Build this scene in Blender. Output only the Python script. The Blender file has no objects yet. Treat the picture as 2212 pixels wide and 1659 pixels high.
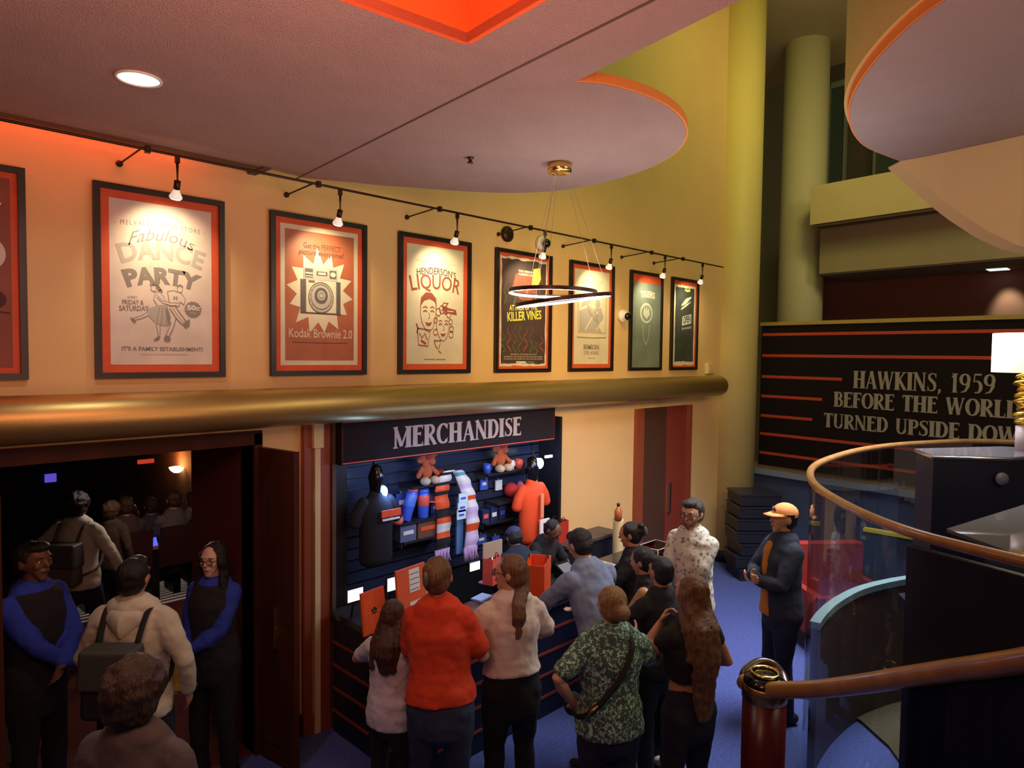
import bpy, bmesh, math, random
from mathutils import Vector, Matrix
random.seed(7)
PI = math.pi
SC = bpy.context.scene
COL = SC.collection

# ---------------------------------------------------------------- camera
F = 1480.0                      # focal length in pixels of a 2212 x 1659 frame
CAM_H = 2.95
RH = Vector((0.701, -0.713, 0)).normalized()      # camera right, level
FH = Vector((0.713, 0.701, 0)).normalized()       # camera forward, level
_p, _r = math.radians(2.5), 0.012
_fw = (FH*math.cos(_p) + Vector((0,0,-1))*math.sin(_p)).normalized()
_up = RH.cross(_fw).normalized()
_rt = (RH*math.cos(_r) + _up*math.sin(_r)).normalized()
_up = (_up*math.cos(_r) - RH*math.sin(_r)).normalized()
CAM = Vector((0, 0, CAM_H))
cd = bpy.data.cameras.new('camera'); cam = bpy.data.objects.new('camera', cd); COL.objects.link(cam)
cd.sensor_fit = 'HORIZONTAL'; cd.sensor_width = 36.0; cd.lens = 36.0*F/2212.0
cd.clip_start = 0.05; cd.clip_end = 100
cam.matrix_world = Matrix.Translation(CAM) @ Matrix((_rt, _up, -_fw)).transposed().to_4x4()
SC.camera = cam
def ray(x, y): return _rt*((x-1106.0)/F) + _up*((829.5-y)/F) + _fw
def at_depth(x, y, Z):
    d = ray(x, y); return CAM + d*(Z/(d.dot(FH)))
def at_z(x, y, z):
    d = ray(x, y); return CAM + d*((z-CAM_H)/d.z)
def at_wall(x, y, Y):           # on a plane parallel to the poster wall
    d = ray(x, y); return CAM + d*(Y/d.y)
NB = (RH*0.775 + FH*0.632).normalized(); VB = (RH*-0.632 + FH*0.775).normalized()
def at_board(x, y, D):          # on a plane parallel to the striped sign board
    d = ray(x, y); return CAM + d*(D/d.dot(NB))

# ---------------------------------------------------------------- world, exposure, large lights
SC.view_settings.view_transform = 'Standard'; SC.view_settings.look = 'None'
SC.view_settings.exposure = 0.0; SC.view_settings.gamma = 1.0; SC.view_settings.use_curve_mapping = False
W = bpy.data.worlds.new('world'); SC.world = W; W.use_nodes = True
W.node_tree.nodes['Background'].inputs[0].default_value = (1.0, 0.70, 0.52, 1)
W.node_tree.nodes['Background'].inputs[1].default_value = 0.05

def point_at(o, target):
    d = Vector(target) - o.location
    o.rotation_euler = d.to_track_quat('-Z', 'Y').to_euler()
def area(name, loc, target, w, h, energy, col, spread=180):
    l = bpy.data.lights.new(name, 'AREA'); l.shape = 'RECTANGLE'; l.size = w; l.size_y = h
    l.energy = energy; l.color = col; l.spread = math.radians(spread)
    o = bpy.data.objects.new(name, l); COL.objects.link(o); o.location = loc; point_at(o, target); return o
def pointl(name, loc, energy, col, r=0.1):
    l = bpy.data.lights.new(name, 'POINT'); l.energy = energy; l.color = col; l.shadow_soft_size = r
    o = bpy.data.objects.new(name, l); COL.objects.link(o); o.location = loc; return o
def spotl(name, loc, target, energy, col, ang=50, blend=0.6, r=0.02):
    l = bpy.data.lights.new(name, 'SPOT'); l.energy = energy; l.color = col; l.spot_size = math.radians(ang)
    l.spot_blend = blend; l.shadow_soft_size = r
    o = bpy.data.objects.new(name, l); COL.objects.link(o); o.location = loc; point_at(o, target); return o

# unseen fill lights added in the foyer, its recessed lamps, atrium lamps above the ceiling discs, the store's own cold light
area('foyer_fill_light', (4.4, -0.6, 4.1), (4.6, 3.6, 0.8), 1.8, 1.2, 46, (1.0, 0.76, 0.46))  # added overhead fill, no visible fixture
area('wall_fill_light', (0.6, 1.4, 3.6), (2.2, 4.75, 3.3), 1.6, 0.8, 28, (1.0, 0.42, 0.29))  # added warm fill on the poster wall, left and right, no fixture
area('wall_fill_light', (4.2, 1.6, 3.4), (6.0, 4.75, 2.7), 1.6, 0.6, 22, (1.0, 0.66, 0.28), 80)
area('ceiling_fill_light', (1.6, 0.9, 2.3), (1.8, 1.6, 4.2), 1.8, 1.8, 34, (1.0, 0.50, 0.36))  # added upward fill to brighten the ceiling, both without a fixture
area('ceiling_fill_light', (4.0, 1.6, 2.6), (3.6, 2.6, 4.2), 1.4, 1.4, 11, (1.0, 0.84, 0.74), 110)
area('red_cove_light', (0.5, 4.64, 4.38), (0.5, 4.66, 3.0), 2.6, 0.05, 9, (1.0, 0.10, 0.02))
area('atrium_light', (5.2, 1.6, 7.2), (6.5, 4.9, 5.2), 2.5, 1.2, 52, (0.40, 0.70, 0.10))
area('atrium_column_light', (7.0, 1.8, 7.6), (9.3, 4.6, 6.5), 1.0, 1.0, 22, (0.95, 0.80, 0.26), 95)
area('landing_down_light', (6.4, 1.9, 4.1), (6.2, 2.2, 0), 1.6, 1.6, 110, (0.92, 0.90, 1.0), 110)
area('balcony_light', (7.5, -1.5, 6.5), (10.5, 0.5, 5.0), 1.5, 1.5, 30, (1.0, 0.90, 0.58), 110)
area('store_light', (4.3, 3.9, 2.05), (4.3, 4.9, 1.4), 2.0, 0.15, 12, (0.40, 0.55, 1.0))
pointl('auditorium_light', (2.4, 7.2, 2.0), 30, (1.0, 0.72, 0.62), 0.2)

# ---------------------------------------------------------------- materials
def lin(c):
    return tuple((v/12.92 if v <= 0.04045 else ((v+0.055)/1.055)**2.4) for v in c)
def hexc(h): return lin(tuple(int(h[i:i+2], 16)/255 for i in (0, 2, 4)))
MATS = {}
def mat(name, col, rough=0.6, metal=0.0, emit=None, estr=0.0, noise=0.0, nscale=20.0, bump=0.0, bscale=60.0, col2=None, coat=0.0, stretch=None, spec=0.5, detail=3):
    if name in MATS: return MATS[name]
    m = bpy.data.materials.new(name); m.use_nodes = True; nt = m.node_tree; b = nt.nodes['Principled BSDF']
    c = hexc(col) if isinstance(col, str) else col
    b.inputs['Base Color'].default_value = (*c, 1); b.inputs['Roughness'].default_value = rough
    b.inputs['Metallic'].default_value = metal; b.inputs['Specular IOR Level'].default_value = spec
    if coat: b.inputs['Coat Weight'].default_value = coat; b.inputs['Coat Roughness'].default_value = 0.15
    if emit:
        e = hexc(emit) if isinstance(emit, str) else emit
        b.inputs['Emission Color'].default_value = (*e, 1); b.inputs['Emission Strength'].default_value = estr
    tc = nt.nodes.new('ShaderNodeTexCoord'); vec = tc.outputs['Object']
    if stretch:
        mp = nt.nodes.new('ShaderNodeMapping'); mp.inputs['Scale'].default_value = stretch
        nt.links.new(vec, mp.inputs[0]); vec = mp.outputs[0]
    if noise:
        n = nt.nodes.new('ShaderNodeTexNoise'); n.inputs['Scale'].default_value = nscale; n.inputs['Detail'].default_value = detail
        nt.links.new(vec, n.inputs['Vector'])
        r = nt.nodes.new('ShaderNodeValToRGB'); r.color_ramp.elements[0].position = 0.5-0.22; r.color_ramp.elements[1].position = 0.5+0.22
        c2 = (hexc(col2) if isinstance(col2, str) else col2) if col2 else tuple(v*(1-noise) for v in c)
        r.color_ramp.elements[0].color = (*c2, 1); r.color_ramp.elements[1].color = (*c, 1)
        nt.links.new(n.outputs[0], r.inputs[0]); nt.links.new(r.outputs[0], b.inputs['Base Color'])
    if bump:
        n = nt.nodes.new('ShaderNodeTexNoise'); n.inputs['Scale'].default_value = bscale; n.inputs['Detail'].default_value = 4
        nt.links.new(vec, n.inputs['Vector'])
        bp = nt.nodes.new('ShaderNodeBump'); bp.inputs['Strength'].default_value = bump; bp.inputs['Distance'].default_value = 0.02
        nt.links.new(n.outputs[0], bp.inputs['Height']); nt.links.new(bp.outputs[0], b.inputs['Normal'])
    MATS[name] = m; return m
def emat(name, col, s):
    return mat(name, col, 0.4, emit=col, estr=s)
def glass_mat(name, tint=(0.8, 0.86, 0.84), rough=0.0, k=1.0):
    if name in MATS: return MATS[name]
    m = bpy.data.materials.new(name); m.use_nodes = True; nt = m.node_tree
    nt.nodes.remove(nt.nodes['Principled BSDF']); out = nt.nodes['Material Output']
    t = nt.nodes.new('ShaderNodeBsdfTransparent'); t.inputs[0].default_value = (*tint, 1)
    g = nt.nodes.new('ShaderNodeBsdfGlossy'); g.inputs['Roughness'].default_value = rough
    fr = nt.nodes.new('ShaderNodeFresnel'); fr.inputs[0].default_value = 1.5
    ml = nt.nodes.new('ShaderNodeMath'); ml.operation = 'MULTIPLY'; ml.inputs[1].default_value = k
    nt.links.new(fr.outputs[0], ml.inputs[0])
    mx = nt.nodes.new('ShaderNodeMixShader'); nt.links.new(ml.outputs[0], mx.inputs[0])
    nt.links.new(t.outputs[0], mx.inputs[1]); nt.links.new(g.outputs[0], mx.inputs[2]); nt.links.new(mx.outputs[0], out.inputs[0])
    MATS[name] = m; return m

WALL = mat('peach_plaster', (0.71, 0.46, 0.21), 0.8, noise=0.06, nscale=3, bump=0.12, bscale=90)
CREAM = mat('cream_plaster', (0.68, 0.54, 0.28), 0.8, noise=0.06, nscale=3, bump=0.1, bscale=90)
OLIVE = mat('column_paint', (0.66, 0.52, 0.20), 0.55, noise=0.05, nscale=2, bump=0.04, bscale=60)
CEIL = mat('ceiling_plaster', (0.40, 0.29, 0.28), 0.9, noise=0.10, nscale=4, bump=0.7, bscale=110)
CEIL2 = mat('disc_plaster', (0.38, 0.32, 0.33), 0.85, noise=0.06, nscale=4, bump=0.25, bscale=110)
COFFER = mat('coffer_orange', (0.90, 0.14, 0.02), 0.7)
RIMO = mat('rim_orange_glow', (0.85, 0.28, 0.06), 0.7)
BROWNP = mat('brown_paint', (0.10, 0.055, 0.035), 0.7)
CARPET = mat('blue_carpet', (0.10, 0.14, 0.46), 0.95, noise=0.35, nscale=40, bump=0.5, bscale=400)
MAROONC = mat('maroon_carpet', (0.15, 0.028, 0.022), 0.95, noise=0.25, nscale=60, bump=0.4, bscale=300)
MAROON = mat('maroon_paint', (0.16, 0.025, 0.018), 0.6)
DARKRED = mat('dark_red_paint', (0.22, 0.075, 0.055), 0.8)
WOOD = mat('mahogany_door', (0.075, 0.022, 0.012), 0.5, noise=0.4, nscale=6, stretch=(1, 1, 0.08), spec=0.12)
REDWOOD = mat('red_brown_trim', (0.26, 0.06, 0.025), 0.45)
BLACK = mat('black_laminate', (0.008, 0.008, 0.010), 0.45)
BLACKG = mat('black_gloss', (0.006, 0.006, 0.008), 0.15)
NAVYP = mat('navy_panel', (0.008, 0.010, 0.030), 0.4, noise=0.3, nscale=5)
BLUEW = mat('blue_wall_paint', (0.07, 0.10, 0.20), 0.85, noise=0.1, nscale=3, bump=0.2, bscale=120)
BRASSB = mat('brushed_bronze', (0.52, 0.36, 0.12), 0.40, 0.85, noise=0.1, nscale=2, bump=0.03, bscale=30)
BRASS = mat('polished_brass', (0.80, 0.55, 0.18), 0.18, 1.0)
COPPER = mat('copper_band', (0.62, 0.30, 0.14), 0.25, 1.0)
GOLD = mat('gold_leaf', (0.90, 0.62, 0.12), 0.25, 1.0)
RAILW = mat('oak_handrail', (0.42, 0.21, 0.070), 0.3, noise=0.35, nscale=10, stretch=(1, 1, 1), coat=0.4)
IRON = mat('dark_bronze_metal', (0.045, 0.022, 0.014), 0.4, 0.6)
WHITEP = mat('white_plastic', (0.75, 0.72, 0.68), 0.4)
STEEL = mat('satin_steel', (0.55, 0.53, 0.50), 0.3, 1.0)
BLACKF = mat('black_frame', (0.012, 0.009, 0.008), 0.35)
MATO = mat('orange_mat_board', (0.62, 0.085, 0.025), 0.7, noise=0.15, nscale=14)
GLASS = glass_mat('clear_glass', (0.84,0.87,0.84), 0.0, 0.55)
TEALG = mat('teal_window_glass', (0.05, 0.07, 0.065), 0.2)

# ---------------------------------------------------------------- mesh builder
def O(v): return Vector(v)
class MB:
    def __init__(s): s.v = []; s.f = []; s.m = []; s.sm = []; s.cur = 0; s.smooth = False
    def add(s, vs, fs, smooth=None):
        n = len(s.v); s.v += [tuple(v) for v in vs]
        for f in fs: s.f.append(tuple(i+n for i in f)); s.m.append(s.cur); s.sm.append(s.smooth if smooth is None else smooth)
    def slot(s, i): s.cur = i; return s
    def box(s, a, b, M=None):
        x0, y0, z0 = (min(a[i], b[i]) for i in range(3)); x1, y1, z1 = (max(a[i], b[i]) for i in range(3))
        v = [Vector(p) for p in ((x0,y0,z0),(x1,y0,z0),(x1,y1,z0),(x0,y1,z0),(x0,y0,z1),(x1,y0,z1),(x1,y1,z1),(x0,y1,z1))]
        if M: v = [M @ p for p in v]
        s.add(v, [(0,3,2,1),(4,5,6,7),(0,1,5,4),(1,2,6,5),(2,3,7,6),(3,0,4,7)], False); return s
    def hexa(s, v):              # 8 corners, bottom loop then top loop
        s.add(v, [(0,3,2,1),(4,5,6,7),(0,1,5,4),(1,2,6,5),(2,3,7,6),(3,0,4,7)], False); return s
    def slab(s, p0, p1, z0, z1, th, off=0.0):   # upright slab between plan points; th to the left of p0->p1
        p0 = Vector((p0[0], p0[1], 0)); p1 = Vector((p1[0], p1[1], 0)); d = (p1-p0).normalized(); n = Vector((-d.y, d.x, 0))
        a = p0+n*off; b = p1+n*off; c = p1+n*(off+th); e = p0+n*(off+th)
        def at(p, z): return Vector((p.x, p.y, z))
        s.hexa([at(a,z0), at(b,z0), at(c,z0), at(e,z0), at(a,z1), at(b,z1), at(c,z1), at(e,z1)]); return s
    def bslab(s, D, xa, xb, z0, z1, th, off=0.0):   # slab parallel to the sign board, thickness away from the foyer
        return s.slab(at_board(xa, 760, D), at_board(xb, 760, D), z0, z1, th, off)
    def prism(s, pts, z0, z1):   # plan polygon, upright
        n = len(pts); v = [(p[0], p[1], z0) for p in pts] + [(p[0], p[1], z1) for p in pts]
        f = [tuple(range(n))[::-1], tuple(range(n, 2*n))] + [(i, (i+1) % n, (i+1) % n+n, i+n) for i in range(n)]
        s.add(v, f, False); return s
    def ring_faces(s, rings, k, closed=False):
        f = []; m = len(rings)
        for i in range(m if closed else m-1):
            j = (i+1) % m
            for a in range(k):
                b = (a+1) % k
                f.append((i*k+a, i*k+b, j*k+b, j*k+a))
        return f
    def tube(s, pts, r, seg=10, closed=False, flat=None):
        pts = [Vector(p) for p in pts]; m = len(pts); rs = r if isinstance(r, (list, tuple)) else [r]*m
        rings = []; ref = Vector((0,0,1)); prev = None
        for i, p in enumerate(pts):
            if closed: t = pts[(i+1) % m]-pts[i-1]
            else: t = pts[min(i+1, m-1)]-pts[max(i-1, 0)]
            t.normalize()
            if prev is None:
                a = ref if abs(t.dot(ref)) < 0.9 else Vector((1,0,0))
                u = (a-t*a.dot(t)).normalized()
            else:
                u = (prev-t*prev.dot(t)).normalized()
            prev = u; w = t.cross(u)
            fl = flat if flat else 1.0
            rings.append([p+(u*math.sin(2*PI*k/seg)*fl+w*math.cos(2*PI*k/seg))*rs[i] for k in range(seg)])
        vs = [v for r_ in rings for v in r_]; fs = s.ring_faces(rings, seg, closed)
        if not closed: fs += [tuple(range(seg))[::-1], tuple(range((m-1)*seg, m*seg))]
        s.add(vs, fs, True); return s
    def lathe(s, prof, c=(0,0,0), axis=(0,0,1), seg=24, x=None, cap=True):
        ax = Vector(axis).normalized(); a = Vector(x) if x else (Vector((1,0,0)) if abs(ax.x) < 0.9 else Vector((0,1,0)))
        u = (a-ax*a.dot(ax)).normalized(); w = ax.cross(u); c = Vector(c); rings = []
        for r, h in prof:
            rings.append([c+ax*h+(u*math.cos(2*PI*k/seg)+w*math.sin(2*PI*k/seg))*max(r, 1e-4) for k in range(seg)])
        vs = [v for r_ in rings for v in r_]; fs = s.ring_faces(rings, seg)
        if cap: fs += [tuple(range(seg))[::-1], tuple(range((len(prof)-1)*seg, len(prof)*seg))]
        s.add(vs, fs, True); return s
    def ell(s, c, r, R=None, seg=16, rings=10):
        c = Vector(c); vs = []; 
        for i in range(rings+1):
            th = PI*i/rings
            for k in range(seg):
                ph = 2*PI*k/seg
                p = Vector((r[0]*math.sin(th)*math.cos(ph), r[1]*math.sin(th)*math.sin(ph), r[2]*math.cos(th)))
                if R: p = R @ p
                vs.append(c+p)
        fs = []
        for i in range(rings):
            for k in range(seg):
                b = (k+1) % seg; fs.append((i*seg+k, (i+1)*seg+k, (i+1)*seg+b, i*seg+b))
        s.add(vs, fs, True); return s
    def chain(s, pts, side=(1,0,0), seg=14, q0=1.0):    # pts: (co, rx, ry); rx along side
        side = Vector(side); P_ = [(Vector(c), a, b) for c, a, b in pts]; m = len(P_); R_ = []
        t0 = (P_[1][0]-P_[0][0]).normalized(); t1 = (P_[-1][0]-P_[-2][0]).normalized()
        full = []
        for q, sc in ((1.0, 0.05), (0.87, 0.5), (0.5, 0.87)):
            k = min(P_[0][1], P_[0][2])*q0; full.append((P_[0][0]-t0*k*q, P_[0][1]*sc, P_[0][2]*sc))
        full += P_
        for q, sc in ((0.5, 0.87), (0.87, 0.5), (1.0, 0.05)):
            k = min(P_[-1][1], P_[-1][2]); full.append((P_[-1][0]+t1*k*q, P_[-1][1]*sc, P_[-1][2]*sc))
        n = len(full)
        for i, (c, a, b) in enumerate(full):
            t = (full[min(i+1, n-1)][0]-full[max(i-1, 0)][0]).normalized()
            sd = side-t*side.dot(t)
            if sd.length < 0.15:
                sd = Vector((0,1,0)); sd = sd-t*sd.dot(t)
            sd.normalize(); fw = t.cross(sd)
            R_.append([c+sd*math.cos(2*PI*k/seg)*a+fw*math.sin(2*PI*k/seg)*b for k in range(seg)])
        vs = [v for r_ in R_ for v in r_]; fs = s.ring_faces(R_, seg)
        fs += [tuple(range(seg))[::-1], tuple(range((n-1)*seg, n*seg))]
        s.add(vs, fs, True); return s
    def merge(s, o, M=None):
        n = len(s.v); s.v += [tuple(M @ Vector(v)) if M else v for v in o.v]
        for f, m_, q in zip(o.f, o.m, o.sm): s.f.append(tuple(i+n for i in f)); s.m.append(m_+s.cur); s.sm.append(q)
        return s
    def build(s, name, mats, parent=None, loc=None, recalc=True):
        me = bpy.data.meshes.new(name); vs = s.v
        org = Vector((0,0,0))
        if parent is not None and parent.get('_w') is not None: org = Vector(parent['_w'])
        if loc is not None: org = Vector(loc)
        vs = [tuple(Vector(v)-org) for v in vs]
        me.from_pydata(vs, [], s.f); me.update()
        mats = mats if isinstance(mats, (list, tuple)) else [mats]
        for m_ in mats: me.materials.append(m_)
        me.polygons.foreach_set('material_index', s.m); me.polygons.foreach_set('use_smooth', s.sm)
        if recalc:
            bm = bmesh.new(); bm.from_mesh(me); bmesh.ops.recalc_face_normals(bm, faces=bm.faces); bm.to_mesh(me); bm.free()
        o = bpy.data.objects.new(name, me); COL.objects.link(o)
        if parent is not None:
            o.parent = parent
            if parent.get('_w') is not None: o['_w'] = tuple(org)
        elif loc is not None:
            o.location = loc; o['_w'] = tuple(loc)
        return o

def thing(name, label, cat, loc, group=None, rotz=0.0):
    o = bpy.data.objects.new(name, None); COL.objects.link(o); o.location = loc; o.rotation_euler = (0,0,rotz)
    o.empty_display_size = 0.1
    o['label'] = label; o['category'] = cat
    if group: o['group'] = group
    if rotz == 0.0: o['_w'] = tuple(loc)
    return o
def tag(o, label, cat, group=None):
    o['label'] = label; o['category'] = cat
    if group: o['group'] = group
    return o
def struct(name, mb, m, loc=None):
    o = mb.build(name, m, None, loc); o['kind'] = 'structure'; return o
def solo(name, mb, m, label, cat, base, group=None):
    return tag(mb.build(name, m, None, base), label, cat, group)
def dup(root, loc, rotz, label, group=None, swap=None):
    def cp(o, par):
        c = o.copy(); COL.objects.link(c); c.parent = par
        if '_w' in c: del c['_w']
        if swap and c.type == 'MESH' and any(s_.material in swap for s_ in c.material_slots):
            c.data = c.data.copy()
            for i, s_ in enumerate(c.data.materials):
                if s_ in swap: c.data.materials[i] = swap[s_]
        for ch in list(o.children): cp(ch, c)
        return c
    r = cp(root, None); r.location = loc; r.rotation_euler = (0,0,rotz); r['label'] = label
    if group: r['group'] = group
    return r
def lamp_child(o, parent):
    bpy.context.view_layer.update()
    mw = o.matrix_world.copy(); o.parent = parent; o.matrix_parent_inverse = Matrix.Translation(Vector(parent['_w'])).inverted(); return o
def crom(pts, n=8, closed=False):
    pts = [Vector(p) for p in pts]; out = []; m = len(pts)
    for i in range(m if closed else m-1):
        def g(k): return pts[k % m] if closed else pts[max(0, min(m-1, k))]
        p0, p1, p2, p3 = g(i-1), g(i), g(i+1), g(i+2)
        for j in range(n):
            t = j/n
            out.append(0.5*((2*p1)+(p2-p0)*t+(2*p0-5*p1+4*p2-p3)*t*t+(3*p1-p0-3*p2+p3)*t**3))
    if not closed: out.append(pts[-1])
    return out

# ---------------------------------------------------------------- flat lettering and drawing
_TX = {}
def text2d(s, bold=0.0, shear=0.0, sp=1.0):
    k = (s, bold, shear, sp)
    if k in _TX: return _TX[k]
    cu = bpy.data.curves.new('t', 'FONT'); cu.body = s; cu.size = 1.0; cu.offset = bold; cu.shear = shear; cu.space_character = sp
    cu.resolution_u = 3; cu.fill_mode = 'BOTH'
    o = bpy.data.objects.new('t', cu); COL.objects.link(o)
    dg = bpy.context.evaluated_depsgraph_get(); me = bpy.data.meshes.new_from_object(o.evaluated_get(dg))
    vs = [(v.co.x, v.co.y) for v in me.vertices]; fs = [tuple(p.vertices) for p in me.polygons]
    bpy.data.objects.remove(o); bpy.data.curves.remove(cu); bpy.data.meshes.remove(me)
    if vs:
        x0 = min(v[0] for v in vs); x1 = max(v[0] for v in vs); y0 = min(v[1] for v in vs); y1 = max(v[1] for v in vs)
        _TX[k] = ([((x-x0)/(x1-x0), (y-y0)/(y1-y0)) for x, y in vs], fs)
    else: _TX[k] = ([], [])
    return _TX[k]

class Sheet:
    """draws flat shapes on an upright sheet: origin o, a along A, b upwards, layers stacked towards N"""
    def __init__(s, o, A, N, B=(0,0,1)): s.o = Vector(o); s.A = Vector(A); s.N = Vector(N); s.B = Vector(B); s.mb = MB(); s.L = 0
    def P(s, a, b, h=0): return s.o+s.A*a+s.B*b+s.N*(s.L*0.0012+h)
    def poly(s, pts, slot, layer):
        s.L = layer; s.mb.slot(slot).add([s.P(a, b) for a, b in pts], [tuple(range(len(pts)))], False)
    def rect(s, a0, b0, a1, b1, slot, layer): s.poly([(a0,b0),(a1,b0),(a1,b1),(a0,b1)], slot, layer)
    def line(s, pts, w, slot, layer, closed=False):
        s.L = layer; n = len(pts); ws = w if isinstance(w, (list, tuple)) else [w]*n; V_ = []
        for i in range(n):
            p = pts[i]; q = pts[(i+1) % n] if (closed or i < n-1) else pts[i]; r = pts[i-1] if (closed or i > 0) else pts[i]
            dx, dy = q[0]-r[0], q[1]-r[1]; l = math.hypot(dx, dy) or 1
            nx, ny = -dy/l*ws[i]/2, dx/l*ws[i]/2
            V_ += [s.P(p[0]+nx, p[1]+ny), s.P(p[0]-nx, p[1]-ny)]
        fs = [(2*i, 2*i+1, 2*((i+1) % n)+1, 2*((i+1) % n)) for i in range(n if closed else n-1)]
        s.mb.slot(slot).add(V_, fs, False)
    def disc(s, a, b, r, slot, layer, ry=None, n=28):
        s.poly([(a+r*math.cos(2*PI*k/n), b+(ry or r)*math.sin(2*PI*k/n)) for k in range(n)], slot, layer)
    def ring(s, a, b, r, w, slot, layer, ry=None, n=28):
        s.line([(a+r*math.cos(2*PI*k/n), b+(ry or r)*math.sin(2*PI*k/n)) for k in range(n)], w, slot, layer, True)
    def text(s, t, a0, b0, a1, b1, slot, layer, bold=0.0, shear=0.0, arc=0.0, sp=1.0, rise=0.0, fan=0.0):
        vs, fs = text2d(t, bold, shear, sp); s.L = layer; out = []
        for x, y in vs:
            u = 2*x-1; a = a0+(a1-a0)*x; b = b0+(b1-b0)*y+arc*(1-u*u)+rise*x
            a += fan*u*(y-0.5)
            out.append(s.P(a, b))
        s.mb.slot(slot).add(out, fs, False)
    def build(s, name, mats, parent): return s.mb.build(name, mats, parent, recalc=False)

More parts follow.
